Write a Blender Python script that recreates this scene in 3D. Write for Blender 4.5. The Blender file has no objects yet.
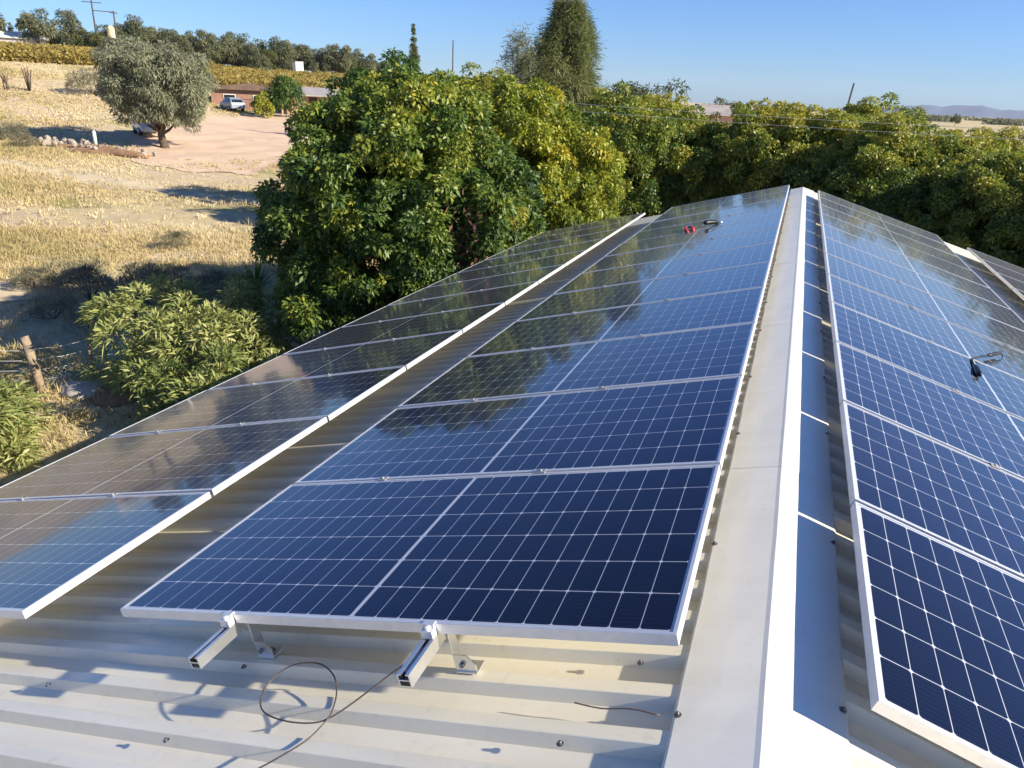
import bpy, bmesh, math, random
import numpy as np
from mathutils import Vector, Matrix
R_ = math.radians
S = bpy.context.scene
COL = S.collection

# ------------------------------------------------------------------ camera
cam = bpy.data.cameras.new("Camera"); camo = bpy.data.objects.new("Camera", cam); COL.objects.link(camo)
cam.sensor_width = 36.0; cam.lens = 25.62; cam.clip_start = 0.05; cam.clip_end = 30000
m = Matrix(((0.93351505, -0.17115989, 0.31504593, 0.0853), (0.3556734, 0.33122584, -0.87394844, -1.592),
            (0.04523356, 0.92789748, 0.37008133, 5.5), (0, 0, 0, 1)))
camo.matrix_world = m
S.camera = camo
# ------------------------------------------------------------------ light
SUN_AZ, SUN_EL = 87.5, 28.3          # azimuth clockwise from +Y
w = bpy.data.worlds.new("World"); S.world = w; w.use_nodes = True
nt = w.node_tree; bg = nt.nodes['Background']
sky = nt.nodes.new('ShaderNodeTexSky'); sky.sky_type = 'NISHITA'; sky.sun_disc = False
sky.sun_elevation = R_(SUN_EL); sky.sun_rotation = R_(SUN_AZ)
sky.air_density = 1.0; sky.dust_density = 0.6; sky.ozone_density = 1.6; sky.altitude = 600
tn = nt.nodes.new('ShaderNodeMix'); tn.data_type = 'RGBA'; tn.blend_type = 'MULTIPLY'; tn.inputs[0].default_value = 1.0
tn.inputs[7].default_value = (.375, .60, 1.0, 1)      # clear highveld blue
nt.links.new(sky.outputs[0], tn.inputs[6]); nt.links.new(tn.outputs[2], bg.inputs[0]); bg.inputs[1].default_value = 0.078
sl = bpy.data.lights.new("Sun", 'SUN'); sl.energy = 4.9; sl.angle = R_(0.55); sl.color = (1.0, 0.90, 0.71)
so = bpy.data.objects.new("Sun", sl); COL.objects.link(so)
sd = Vector((math.sin(R_(SUN_AZ)) * math.cos(R_(SUN_EL)), math.cos(R_(SUN_AZ)) * math.cos(R_(SUN_EL)), math.sin(R_(SUN_EL))))
so.rotation_euler = sd.to_track_quat('Z', 'Y').to_euler(); so.location = sd * 50
S.view_settings.view_transform = 'Standard'; S.view_settings.look = 'None'
S.view_settings.exposure = 1.12; S.view_settings.gamma = 1.0; S.view_settings.use_curve_mapping = False

# ------------------------------------------------------------------ helpers
def tag(o, label=None, cat=None, group=None, kind=None):
    if label: o['label'] = label
    if cat: o['category'] = cat
    if group: o['group'] = group
    if kind: o['kind'] = kind
    return o

def empty(name, loc=(0, 0, 0), rz=0.0, rot=None):
    o = bpy.data.objects.new(name, None); COL.objects.link(o)
    o.location = loc; o.rotation_euler = rot if rot else (0, 0, rz); o.empty_display_size = 0.2
    return o

def link(name, me, mat, parent=None, loc=None):
    if mat is not None and not me.materials: me.materials.append(mat)
    o = bpy.data.objects.new(name, me); COL.objects.link(o)
    if parent: o.parent = parent
    if loc: o.location = loc
    return o

def copy_tree(o, parent=None):
    c = o.copy(); COL.objects.link(c); c.parent = parent
    for ch in list(o.children): copy_tree(ch, c)
    return c

class MB:
    """collects geometry of ONE mesh object"""
    def __init__(s): s.v = []; s.f = []; s.sm = []
    def add(s, vs, fs, smooth=False):
        b = len(s.v); s.v += [tuple(v) for v in vs]
        s.f += [tuple(i + b for i in f) for f in fs]; s.sm += [smooth] * len(fs)
    def box(s, a, b, mat=None):
        x0, y0, z0 = a; x1, y1, z1 = b
        vs = [(x0, y0, z0), (x1, y0, z0), (x1, y1, z0), (x0, y1, z0), (x0, y0, z1), (x1, y0, z1), (x1, y1, z1), (x0, y1, z1)]
        if mat is not None: vs = [mat @ Vector(v) for v in vs]
        s.add(vs, [(0, 3, 2, 1), (4, 5, 6, 7), (0, 1, 5, 4), (1, 2, 6, 5), (2, 3, 7, 6), (3, 0, 4, 7)])
    def cbox(s, a, b, c=0.005):
        """box with chamfered edges"""
        bm = bmesh.new(); bmesh.ops.create_cube(bm, size=1)
        A = Vector(a); B = Vector(b)
        for v in bm.verts: v.co = Vector(((A[i] + B[i]) / 2 + v.co[i] * (B[i] - A[i])) for i in range(3))
        bmesh.ops.bevel(bm, geom=bm.edges[:], offset=c, segments=2, affect='EDGES', profile=0.5)
        bm.verts.ensure_lookup_table()
        s.add([v.co[:] for v in bm.verts], [[v.index for v in f.verts] for f in bm.faces]); bm.free()
    def tube(s, pts, rad, n=6, cap=True, smooth=True):
        pts = [Vector(p) for p in pts]; k = len(pts)
        if not isinstance(rad, (list, tuple)): rad = [rad] * k
        vs = []; up = None
        for i, p in enumerate(pts):
            t = (pts[min(i + 1, k - 1)] - pts[max(i - 1, 0)]).normalized()
            if up is None:
                up = Vector((0, 0, 1)) if abs(t.z) < .9 else Vector((1, 0, 0))
            u = (up - t * up.dot(t)).normalized(); w_ = t.cross(u); up = u
            for j in range(n):
                a = 2 * math.pi * j / n
                vs.append(p + (u * math.cos(a) + w_ * math.sin(a)) * rad[i])
        fs = []
        for i in range(k - 1):
            for j in range(n):
                fs.append((i * n + j, i * n + (j + 1) % n, (i + 1) * n + (j + 1) % n, (i + 1) * n + j))
        if cap: fs.append(tuple(range(n - 1, -1, -1))); fs.append(tuple((k - 1) * n + j for j in range(n)))
        s.add(vs, fs, smooth)
    def lathe(s, prof, n=16, c=(0, 0, 0)):
        vs = []; fs = []
        for (r, z) in prof:
            for j in range(n):
                a = 2 * math.pi * j / n; vs.append((c[0] + r * math.cos(a), c[1] + r * math.sin(a), c[2] + z))
        for i in range(len(prof) - 1):
            for j in range(n): fs.append((i * n + j, i * n + (j + 1) % n, (i + 1) * n + (j + 1) % n, (i + 1) * n + j))
        fs.append(tuple(range(n - 1, -1, -1))); fs.append(tuple((len(prof) - 1) * n + j for j in range(n)))
        s.add(vs, fs)
    def prism(s, poly, y0, y1):
        """poly in x,z extruded along y"""
        n = len(poly); vs = [(x, y0, z) for x, z in poly] + [(x, y1, z) for x, z in poly]
        fs = [tuple(range(n)), tuple(range(2 * n - 1, n - 1, -1))]
        fs += [(i, i + n, (i + 1) % n + n, (i + 1) % n) for i in range(n)]
        s.add(vs, fs)
    def mesh(s, name):
        me = bpy.data.meshes.new(name); me.from_pydata(s.v, [], s.f)
        me.polygons.foreach_set('use_smooth', s.sm); me.update()
        bm = bmesh.new(); bm.from_mesh(me); bmesh.ops.recalc_face_normals(bm, faces=bm.faces); bm.to_mesh(me); bm.free()
        return me
    def build(s, name, mat, parent=None, loc=None): return link(name, s.mesh(name), mat, parent, loc)

# ------------------------------------------------------------------ materials
def mat_new(name):
    mt = bpy.data.materials.new(name); mt.use_nodes = True
    return mt, mt.node_tree.nodes, mt.node_tree.links, mt.node_tree.nodes['Principled BSDF']

def simple(name, col, rough=.6, metal=0.0, noise=0.12, scale=12.0, spec=.4, bump=0.0, col2=None, detail=5, coords='Object'):
    mt, N, Lk, P = mat_new(name)
    tc = N.new('ShaderNodeTexCoord'); nz = N.new('ShaderNodeTexNoise'); nz.inputs['Scale'].default_value = scale; nz.inputs['Detail'].default_value = detail
    Lk.new(tc.outputs[coords], nz.inputs['Vector'])
    rp = N.new('ShaderNodeValToRGB'); rp.color_ramp.elements[0].position = .3; rp.color_ramp.elements[1].position = .7
    c2 = col2 if col2 else tuple(c * (1 - 2 * noise) for c in col)
    rp.color_ramp.elements[0].color = (*c2, 1); rp.color_ramp.elements[1].color = (*col, 1)
    Lk.new(nz.outputs['Fac'], rp.inputs['Fac']); Lk.new(rp.outputs['Color'], P.inputs['Base Color'])
    P.inputs['Roughness'].default_value = rough; P.inputs['Metallic'].default_value = metal; P.inputs['Specular IOR Level'].default_value = spec
    if bump:
        b = N.new('ShaderNodeBump'); b.inputs['Strength'].default_value = bump; b.inputs['Distance'].default_value = .02
        Lk.new(nz.outputs['Fac'], b.inputs['Height']); Lk.new(b.outputs[0], P.inputs['Normal'])
    return mt

def leaf_mat(name, stops, rough=.46, spec=.45, trans=.38):
    mt, N, Lk, P = mat_new(name)
    at = N.new('ShaderNodeAttribute'); at.attribute_name = 'tint'
    rp = N.new('ShaderNodeValToRGB'); e = rp.color_ramp.elements
    while len(e) < len(stops): e.new(.5)
    for i, (p, c) in enumerate(stops): e[i].position = p; e[i].color = (*c, 1)
    Lk.new(at.outputs['Fac'], rp.inputs['Fac']); Lk.new(rp.outputs[0], P.inputs['Base Color'])
    P.inputs['Roughness'].default_value = rough; P.inputs['Specular IOR Level'].default_value = spec
    tr = N.new('ShaderNodeBsdfTranslucent'); mx = N.new('ShaderNodeMixShader'); mx.inputs[0].default_value = trans
    Lk.new(rp.outputs[0], tr.inputs['Color'])
    Lk.new(P.outputs[0], mx.inputs[1]); Lk.new(tr.outputs[0], mx.inputs[2])
    Lk.new(mx.outputs[0], N['Material Output'].inputs['Surface'])
    return mt

M = {}
M['alu'] = simple('anodised_aluminium', (.80, .80, .81), rough=.36, metal=.5, noise=.05, scale=30)
M['alu_rail'] = simple('mill_aluminium', (.78, .79, .80), rough=.3, metal=.9, noise=.06, scale=18)
M['clamp'] = simple('dull_clamp', (.42, .43, .45), rough=.55, metal=.5)
M['bolt'] = simple('zinc_bolt', (.28, .28, .29), rough=.4, metal=.9, noise=.2, scale=60)
M['black'] = simple('black_plastic', (.012, .012, .014), rough=.45, noise=.2)
M['cable'] = simple('grey_brown_cable', (.07, .055, .05), rough=.45, noise=.25, scale=9)
M['red'] = simple('red_plastic', (.55, .03, .04), rough=.4, noise=.1)
M['steel'] = simple('tool_steel', (.5, .5, .52), rough=.3, metal=.9)
M['bark'] = simple('bark', (.13, .095, .065), rough=.9, noise=.3, scale=8, bump=.4)
M['deadleaf'] = simple('dead_leaves', (.20, .10, .06), rough=.8, noise=.25, scale=4)
M['wall'] = simple('wall_plaster', (.55, .48, .38), rough=.85, noise=.08, scale=3, bump=.1)
M['oldwood'] = simple('weathered_post_wood', (.36, .28, .2), rough=.85, noise=.25, scale=14, bump=.3)
M['wire'] = simple('galvanised_wire', (.55, .55, .55), rough=.5, metal=.3)
M['rubble'] = simple('pale_rubble', (.36, .31, .26), rough=.9, noise=.2, scale=3, bump=.3)
M['whitepaint'] = simple('white_paint', (.78, .78, .75), rough=.5, noise=.05)
M['brick'] = simple('dull_pink_brick', (.36, .20, .15), rough=.85, noise=.15, scale=2)
M['peach'] = simple('peach_plaster', (.62, .36, .24), rough=.85, noise=.08, scale=2)
M['rust_roof'] = simple('rusty_roof', (.20, .13, .10), rough=.6, noise=.2, scale=1.5)
M['greyroof'] = simple('pale_grey_roof', (.42, .37, .35), rough=.5, noise=.15, scale=1.0)
M['darkglass'] = simple('dark_glass', (.02, .025, .03), rough=.08, noise=.1, spec=.6)
M['carwhite'] = simple('white_car_paint', (.60, .63, .66), rough=.25, noise=.03, spec=.5)
M['tyre'] = simple('tyre_rubber', (.02, .02, .02), rough=.85)
M['polewood'] = simple('creosote_pole', (.09, .075, .065), rough=.85, noise=.2, scale=6)
M['yellow'] = simple('faded_yellow_tank', (.62, .53, .33), rough=.5, noise=.1)
M['bluepaint'] = simple('pale_blue_paint', (.30, .40, .52), rough=.6)
M['sand'] = simple('pale_sand', (.46, .41, .35), rough=.95, noise=.12, scale=2.5, bump=.3)
M['soil'] = simple('orange_soil', (.38, .22, .12), rough=.95, noise=.25, scale=4, bump=.4)

def mat_roof(name, col, dirt=.6, metal=.06):
    mt, N, Lk, P = mat_new(name)
    tc = N.new('ShaderNodeTexCoord'); mp = N.new('ShaderNodeMapping'); mp.inputs['Scale'].default_value = (.6, 5, .6)
    Lk.new(tc.outputs['Object'], mp.inputs[0])
    n1 = N.new('ShaderNodeTexNoise'); n1.inputs['Scale'].default_value = 2.2; n1.inputs['Detail'].default_value = 8; Lk.new(mp.outputs[0], n1.inputs[0])
    n2 = N.new('ShaderNodeTexNoise'); n2.inputs['Scale'].default_value = 26; n2.inputs['Detail'].default_value = 6; Lk.new(tc.outputs['Object'], n2.inputs[0])
    r1 = N.new('ShaderNodeValToRGB'); r1.color_ramp.elements[0].position = .32; r1.color_ramp.elements[1].position = .62
    r1.color_ramp.elements[0].color = (col[0] * (1 - .25 * dirt), col[1] * (1 - .28 * dirt), col[2] * (1 - .36 * dirt), 1); r1.color_ramp.elements[1].color = (*col, 1)
    Lk.new(n1.outputs['Fac'], r1.inputs[0])
    r2 = N.new('ShaderNodeValToRGB'); r2.color_ramp.elements[0].position = .26; r2.color_ramp.elements[1].position = .42
    r2.color_ramp.elements[0].color = (.72, .66, .56, 1); r2.color_ramp.elements[1].color = (1, 1, 1, 1)
    Lk.new(n2.outputs['Fac'], r2.inputs[0])
    mx = N.new('ShaderNodeMix'); mx.data_type = 'RGBA'; mx.blend_type = 'MULTIPLY'; mx.inputs[0].default_value = dirt
    Lk.new(r1.outputs[0], mx.inputs[6]); Lk.new(r2.outputs[0], mx.inputs[7]); Lk.new(mx.outputs[2], P.inputs['Base Color'])
    rr = N.new('ShaderNodeMapRange'); rr.inputs[3].default_value = .34; rr.inputs[4].default_value = .48
    Lk.new(n1.outputs['Fac'], rr.inputs[0]); Lk.new(rr.outputs[0], P.inputs['Roughness']); P.inputs['Coat Weight'].default_value = .4; P.inputs['Coat Roughness'].default_value = .2
    P.inputs['Specular IOR Level'].default_value = .5; P.inputs['Metallic'].default_value = metal
    # slight oil-canning of thin sheet
    n3 = N.new('ShaderNodeTexNoise'); n3.inputs['Scale'].default_value = 3.0; n3.inputs['Detail'].default_value = 2; Lk.new(tc.outputs['Object'], n3.inputs[0])
    b = N.new('ShaderNodeBump'); b.inputs['Strength'].default_value = .07; b.inputs['Distance'].default_value = .012
    Lk.new(n3.outputs['Fac'], b.inputs['Height']); Lk.new(b.outputs[0], P.inputs['Normal'])
    return mt
M['roof'] = mat_roof('cream_roof_paint', (.85, .80, .665), .30)
M['cap'] = mat_roof('ridge_cap_paint', (.80, .78, .71), .18, .06)

def mth(N, Lk, op, a, b=None, c=None):
    n = N.new('ShaderNodeMath'); n.operation = op
    for i, x in enumerate((a, b, c)):
        if x is None: continue
        if isinstance(x, (int, float)): n.inputs[i].default_value = x
        else: Lk.new(x, n.inputs[i])
    return n.outputs[0]

PL, PW = 2.094, 1.040          # panel length (down the slope), width (along the ridge)
def mat_cells():
    mt, N, Lk, P = mat_new('solar_cells_under_glass')
    uv = N.new('ShaderNodeUVMap'); uv.uv_map = 'metres'
    sp = N.new('ShaderNodeSeparateXYZ'); Lk.new(uv.outputs[0], sp.inputs[0])
    q = lambda op, a, b=None, c=None: mth(N, Lk, op, a, b, c)
    cu, cv = .0851, .1667
    um = q('SUBTRACT', q('ABSOLUTE', q('SUBTRACT', sp.outputs[0], PL / 2)), .0065)
    vm = q('SUBTRACT', sp.outputs[1], (PW - 6 * cv) / 2)
    fu = q('FRACT', q('DIVIDE', um, cu)); fv = q('FRACT', q('DIVIDE', vm, cv))
    du = q('MULTIPLY', q('SUBTRACT', .5, q('ABSOLUTE', q('SUBTRACT', fu, .5))), cu)
    dv = q('MULTIPLY', q('SUBTRACT', .5, q('ABSOLUTE', q('SUBTRACT', fv, .5))), cv)
    lu = q('LESS_THAN', du, .0011); lv = q('LESS_THAN', dv, .0015)
    dm = q('LESS_THAN', q('ADD', du, dv), .0085)
    o1 = q('LESS_THAN', um, 0.0); o2 = q('GREATER_THAN', um, 12 * cu); o3 = q('LESS_THAN', vm, 0.0); o4 = q('GREATER_THAN', vm, 6 * cv)
    white = lu
    for x in (lv, dm, o1, o2, o3, o4): white = q('MAXIMUM', white, x)
    fb = q('FRACT', q('MULTIPLY', fv, 9.0)); bus = q('LESS_THAN', q('ABSOLUTE', q('SUBTRACT', fb, .5)), .032)
    # cells: tiny tone shift from panel to panel
    oi = N.new('ShaderNodeObjectInfo')
    rp = N.new('ShaderNodeValToRGB'); rp.color_ramp.elements[0].color = (.0016, .0036, .013, 1); rp.color_ramp.elements[1].color = (.0024, .0058, .021, 1)
    Lk.new(oi.outputs['Random'], rp.inputs[0])
    m1 = N.new('ShaderNodeMix'); m1.data_type = 'RGBA'; Lk.new(q('MULTIPLY', bus, .8), m1.inputs[0]); Lk.new(rp.outputs[0], m1.inputs[6]); m1.inputs[7].default_value = (.035, .045, .07, 1)
    m2 = N.new('ShaderNodeMix'); m2.data_type = 'RGBA'; Lk.new(white, m2.inputs[0]); Lk.new(m1.outputs[2], m2.inputs[6]); m2.inputs[7].default_value = (.46, .48, .55, 1)
    # dust film, gathers in soft blotches
    tc = N.new('ShaderNodeTexCoord'); nz = N.new('ShaderNodeTexNoise'); nz.inputs['Scale'].default_value = 3.5; nz.inputs['Detail'].default_value = 9; nz.inputs['Roughness'].default_value = .65
    Lk.new(tc.outputs['Object'], nz.inputs[0])
    mr = N.new('ShaderNodeMapRange'); mr.inputs[1].default_value = .35; mr.inputs[2].default_value = .8; mr.inputs[3].default_value = .001; mr.inputs[4].default_value = .015
    Lk.new(nz.outputs['Fac'], mr.inputs[0])
    m3 = N.new('ShaderNodeMix'); m3.data_type = 'RGBA'; Lk.new(mr.outputs[0], m3.inputs[0]); Lk.new(m2.outputs[2], m3.inputs[6]); m3.inputs[7].default_value = (.45, .40, .34, 1)
    Lk.new(m3.outputs[2], P.inputs['Base Color'])
    Lk.new(q('MULTIPLY', q('SUBTRACT', 1.0, white), .6), P.inputs['Metallic'])
    P.inputs['Roughness'].default_value = .26; P.inputs['Specular IOR Level'].default_value = .05; P.inputs['Specular Tint'].default_value = (.16, .55, 1.0, 1)
    P.inputs['Coat Weight'].default_value = 1.0; P.inputs['Coat IOR'].default_value = 1.42
    r2 = N.new('ShaderNodeMapRange'); r2.inputs[3].default_value = .03; r2.inputs[4].default_value = .085
    Lk.new(nz.outputs['Fac'], r2.inputs[0]); Lk.new(r2.outputs[0], P.inputs['Coat Roughness'])
    n3 = N.new('ShaderNodeTexNoise'); n3.inputs['Scale'].default_value = 5.0; n3.inputs['Detail'].default_value = 1; Lk.new(tc.outputs['Object'], n3.inputs[0])
    b = N.new('ShaderNodeBump'); b.inputs['Strength'].default_value = .12; b.inputs['Distance'].default_value = .006
    Lk.new(n3.outputs['Fac'], b.inputs['Height']); Lk.new(b.outputs[0], P.inputs['Coat Normal'])
    # thin dust veil: the flatter one looks across the glass, the more dust one looks through
    lw = N.new('ShaderNodeLayerWeight'); lw.inputs['Blend'].default_value = .5
    df = N.new('ShaderNodeBsdfDiffuse'); df.inputs['Color'].default_value = (.46, .47, .48, 1)
    n4 = N.new('ShaderNodeTexNoise'); n4.inputs['Scale'].default_value = 1.3; n4.inputs['Detail'].default_value = 7; n4.inputs['Roughness'].default_value = .7; Lk.new(tc.outputs['Object'], n4.inputs[0])
    va = N.new('ShaderNodeMath'); va.operation = 'MULTIPLY_ADD'; Lk.new(oi.outputs['Random'], va.inputs[0]); va.inputs[1].default_value = .35; va.inputs[2].default_value = .45
    veil = q('MULTIPLY', q('ADD', q('MULTIPLY', q('POWER', lw.outputs['Facing'], 6.0), .14), .005), q('ADD', n4.outputs['Fac'], va.outputs[0]))
    ms = N.new('ShaderNodeMixShader'); Lk.new(veil, ms.inputs[0]); Lk.new(P.outputs[0], ms.inputs[1]); Lk.new(df.outputs[0], ms.inputs[2])
    Lk.new(ms.outputs[0], N['Material Output'].inputs['Surface'])
    return mt
M['cells'] = mat_cells()

def mat_ground():
    mt, N, Lk, P = mat_new('dry_veld_ground')
    tc = N.new('ShaderNodeTexCoord')
    def noise(sc, det=6, rough=.55, vec=None):
        n = N.new('ShaderNodeTexNoise'); n.inputs['Scale'].default_value = sc; n.inputs['Detail'].default_value = det; n.inputs['Roughness'].default_value = rough
        Lk.new(vec if vec else tc.outputs['Object'], n.inputs[0]); return n.outputs['Fac']
    def ramp(f, *st):
        r = N.new('ShaderNodeValToRGB'); e = r.color_ramp.elements
        while len(e) < len(st): e.new(.5)
        for i, (p, c) in enumerate(st): e[i].position = p; e[i].color = (*c, 1)
        Lk.new(f, r.inputs[0]); return r.outputs[0]
    def mix(f, a, b, mode='MIX'):
        x = N.new('ShaderNodeMix'); x.data_type = 'RGBA'; x.blend_type = mode
        if isinstance(f, float): x.inputs[0].default_value = f
        else: Lk.new(f, x.inputs[0])
        Lk.new(a, x.inputs[6]); Lk.new(b, x.inputs[7]); return x.outputs[2]
    mp = N.new('ShaderNodeMapping'); mp.inputs['Rotation'].default_value = (0, 0, R_(40)); mp.inputs['Scale'].default_value = (.35, 1.2, 1); Lk.new(tc.outputs['Object'], mp.inputs[0])
    straw = ramp(noise(.9, 8, .7), (.3, (.43, .34, .20)), (.5, (.53, .44, .27)), (.72, (.60, .51, .34)))
    green = ramp(noise(.5), (.3, (.24, .23, .08)), (.7, (.36, .32, .12)))
    bare = ramp(noise(1.6, 8), (.3, (.50, .38, .26)), (.7, (.58, .47, .35)))
    f1 = ramp(noise(.16, 6, .6, mp.outputs[0]), (.52, (0, 0, 0)), (.62, (1, 1, 1)))
    f2 = ramp(noise(.11, 6, .6, mp.outputs[0]), (.40, (1, 1, 1)), (.49, (0, 0, 0)))
    c = mix(f1, straw, green); c = mix(f2, c, bare)
    spk = ramp(noise(7, 8, .75), (.3, (.62, .60, .55)), (.6, (1, 1, 1)))
    c = mix(.8, c, spk, 'MULTIPLY')
    Lk.new(c, P.inputs['Base Color']); P.inputs['Roughness'].default_value = .95; P.inputs['Specular IOR Level'].default_value = .1
    b = N.new('ShaderNodeBump'); b.inputs['Strength'].default_value = .7; b.inputs['Distance'].default_value = .12
    Lk.new(noise(3.5, 8, .7), b.inputs['Height']); Lk.new(b.outputs[0], P.inputs['Normal'])
    return mt
M['ground'] = mat_ground()
M['yard'] = simple('bare_pink_earth', (.60, .445, .33), rough=.95, noise=.09, scale=.35, spec=.1, bump=.2, detail=8)
M['track'] = simple('sandy_track', (.54, .45, .31), rough=.95, noise=.12, scale=.6, spec=.1, bump=.3, detail=8)
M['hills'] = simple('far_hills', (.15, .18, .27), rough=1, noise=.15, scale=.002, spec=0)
M['grass'] = leaf_mat('dry_grass_blades', [(0, (.31, .27, .12)), (.35, (.47, .375, .19)), (.7, (.57, .465, .275)), (1, (.64, .55, .37))], rough=.7, spec=.2, trans=.25)
LEAF = {
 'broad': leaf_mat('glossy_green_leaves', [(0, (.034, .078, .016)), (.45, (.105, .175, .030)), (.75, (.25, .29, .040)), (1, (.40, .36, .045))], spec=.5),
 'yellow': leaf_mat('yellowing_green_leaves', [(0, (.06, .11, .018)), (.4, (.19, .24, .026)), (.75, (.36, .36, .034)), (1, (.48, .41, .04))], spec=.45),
 'bush': leaf_mat('pale_bush_leaves', [(0, (.12, .17, .045)), (.5, (.33, .36, .12)), (1, (.56, .53, .25))], spec=.4),
 'grey': leaf_mat('grey_green_acacia', [(0, (.10, .12, .07)), (.5, (.22, .235, .15)), (1, (.37, .37, .25))], spec=.25, rough=.6),
 'casu': leaf_mat('casuarina_needles', [(0, (.04, .062, .025)), (.5, (.14, .17, .058)), (1, (.28, .28, .11))], spec=.25, rough=.6),
 'olive': leaf_mat('olive_feathery', [(0, (.06, .07, .025)), (.5, (.13, .14, .045)), (1, (.22, .21, .08))], spec=.25, rough=.6),
 'hill': leaf_mat('hill_tree_foliage', [(0, (.07, .09, .05)), (.5, (.17, .185, .10)), (1, (.31, .28, .16))], spec=.2, rough=.7),
 'green': leaf_mat('fresh_green', [(0, (.03, .07, .015)), (.5, (.07, .14, .025)), (1, (.16, .22, .04))], spec=.4),
 'vine': leaf_mat('autumn_vines', [(0, (.15, .10, .035)), (.35, (.29, .21, .055)), (.7, (.40, .31, .08)), (1, (.42, .36, .12))], rough=.7, spec=.2),
 'shrub': leaf_mat('veld_shrub', [(0, (.10, .10, .065)), (.5, (.20, .195, .125)), (1, (.34, .31, .21))], rough=.7, spec=.2),
}

# ------------------------------------------------------------------ terrain
def sm(t): t = np.clip(t, 0, 1); return t * t * (3 - 2 * t)
RA = [0, 45, 62, 80, 100, 120, 180, 230, 300, 9000]; ZA = [0, 0, .55, 1.7, 4.2, 6.9, 8.8, 9.6, 9.2, 9]
RB = [0, 45, 62, 80, 100, 130, 200, 240, 300, 9000]; ZB = [0, 0, .5, 1.2, 1.9, 4.0, 7.0, 7.6, 7.4, 7]
def terrain(x, y):
    dx = np.asarray(x, float) - .085; dy = np.asarray(y, float) + 1.59
    r = np.hypot(dx, dy); az = np.degrees(np.arctan2(-dx, dy))
    a = np.interp(r, RA, ZA); b = np.interp(r, RB, ZB)
    h = b + (a - b) * sm((az - 38) / 10)
    h = h * sm((az - 14) / 20) * (1 - sm((az - 100) / 30))
    x = np.asarray(x, float); y = np.asarray(y, float)
    return h + .06 * np.sin(x * 1.3 + .7 * y) * np.sin(y * 1.1 - .4 * x) * np.clip((r - 12) / 8, 0, 1) * np.clip((90 - r) / 20, 0, 1)
def gz(x, y): return float(terrain(x, y))

rs = np.concatenate(([0.0], np.exp(np.linspace(math.log(3), math.log(12000), 420))))
na = 420; av = np.linspace(0, 2 * math.pi, na, endpoint=False)
gx = .085 + np.outer(rs[1:], np.sin(av)); gy = -1.59 + np.outer(rs[1:], np.cos(av)); gzz = terrain(gx, gy)
V = [(.085, -1.59, 0.0)] + list(zip(gx.ravel(), gy.ravel(), gzz.ravel()))
F = [(0, 1 + (j + 1) % na, 1 + j) for j in range(na)]
nr = len(rs) - 1
for i in range(nr - 1):
    b0 = 1 + i * na; b1 = b0 + na
    for j in range(na):
        k = (j + 1) % na; F.append((b0 + j, b0 + k, b1 + k, b1 + j))
me = bpy.data.meshes.new('ground'); me.from_pydata(V, [], F); me.update()
me.polygons.foreach_set('use_smooth', [True] * len(me.polygons))
bm = bmesh.new(); bm.from_mesh(me); bmesh.ops.recalc_face_normals(bm, faces=bm.faces)
bm.to_mesh(me); bm.free()
if me.polygons[0].normal.z < 0: me.flip_normals()
tag(link('ground', me, M['ground']), kind='structure')

def smooth_poly(poly, n=4):
    P_ = [Vector(p) for p in poly]
    for _ in range(n):
        Q = []
        for i in range(len(P_)):
            a, b = P_[i], P_[(i + 1) % len(P_)]; Q += [a * .75 + b * .25, a * .25 + b * .75]
        P_ = Q
    return P_
def sheet(name, poly, mat, lift, step, seed=0):
    """irregular flat sheet that follows the terrain"""
    rng = random.Random(seed)
    P_ = smooth_poly(poly, 3); Q = []
    for i in range(len(P_)):
        a, b = P_[i], P_[(i + 1) % len(P_)]; n = max(1, int((b - a).length / (step * .35)))
        Q += [a.lerp(b, k / n) for k in range(n)]
    P_ = []
    for i, p in enumerate(Q):
        d = (Q[(i + 1) % len(Q)] - Q[i - 1]).normalized(); nrm = Vector((d.y, -d.x))
        f = .5 * math.sin(i * .9 + seed) + .35 * math.sin(i * .37 + 2 * seed) + rng.uniform(-.3, .3)
        P_.append(p + nrm * f * step * .28)
    bm = bmesh.new(); vs = [bm.verts.new((p.x, p.y, 0)) for p in P_]; bm.faces.new(vs)
    xs = [p.x for p in P_]; ys = [p.y for p in P_]
    for ax, (lo, hi) in ((0, (min(xs), max(xs))), (1, (min(ys), max(ys)))):
        k = lo + step
        while k < hi:
            co = [0, 0, 0]; no = [0, 0, 0]; co[ax] = k; no[ax] = 1
            bmesh.ops.bisect_plane(bm, geom=bm.verts[:] + bm.edges[:] + bm.faces[:], plane_co=co, plane_no=no); k += step
    for v in bm.verts: v.co.z = gz(v.co.x, v.co.y) + lift
    bmesh.ops.recalc_face_normals(bm, faces=bm.faces)
    me = bpy.data.meshes.new(name); bm.to_mesh(me); bm.free()
    if me.polygons[0].normal.z < 0: me.flip_normals()
    return tag(link(name, me, mat), kind='structure')
sheet('dirt_yard', [(-39.5, 34.5), (-46, 41.5), (-54, 51), (-57, 60), (-59, 68), (-60, 82), (-52, 78), (-38, 50), (-30, 36), (-34, 35)], M['yard'], .035, 1.6, 1)
sheet('sandy_track', [(-44, 29), (-36, 27.5), (-27, 27), (-20, 27), (-20, 28.6), (-27, 29), (-36, 30), (-44, 31.5), (-60, 34), (-60, 31.5)], M['track'], .03, 1.1, 2)
sheet('sand_patch', [(-22, 9.2), (-18.5, 10.4), (-17, 11.6), (-18, 12.4), (-20.5, 11.8), (-23, 10.6)], M['track'], .02, .7, 3)
sheet('bare_strip', [(-19.5, 15.6), (-15.5, 17.6), (-12, 20.5), (-12.6, 21.8), (-16.5, 19.2), (-20.5, 17)], M['track'], .02, .7, 4)

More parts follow.
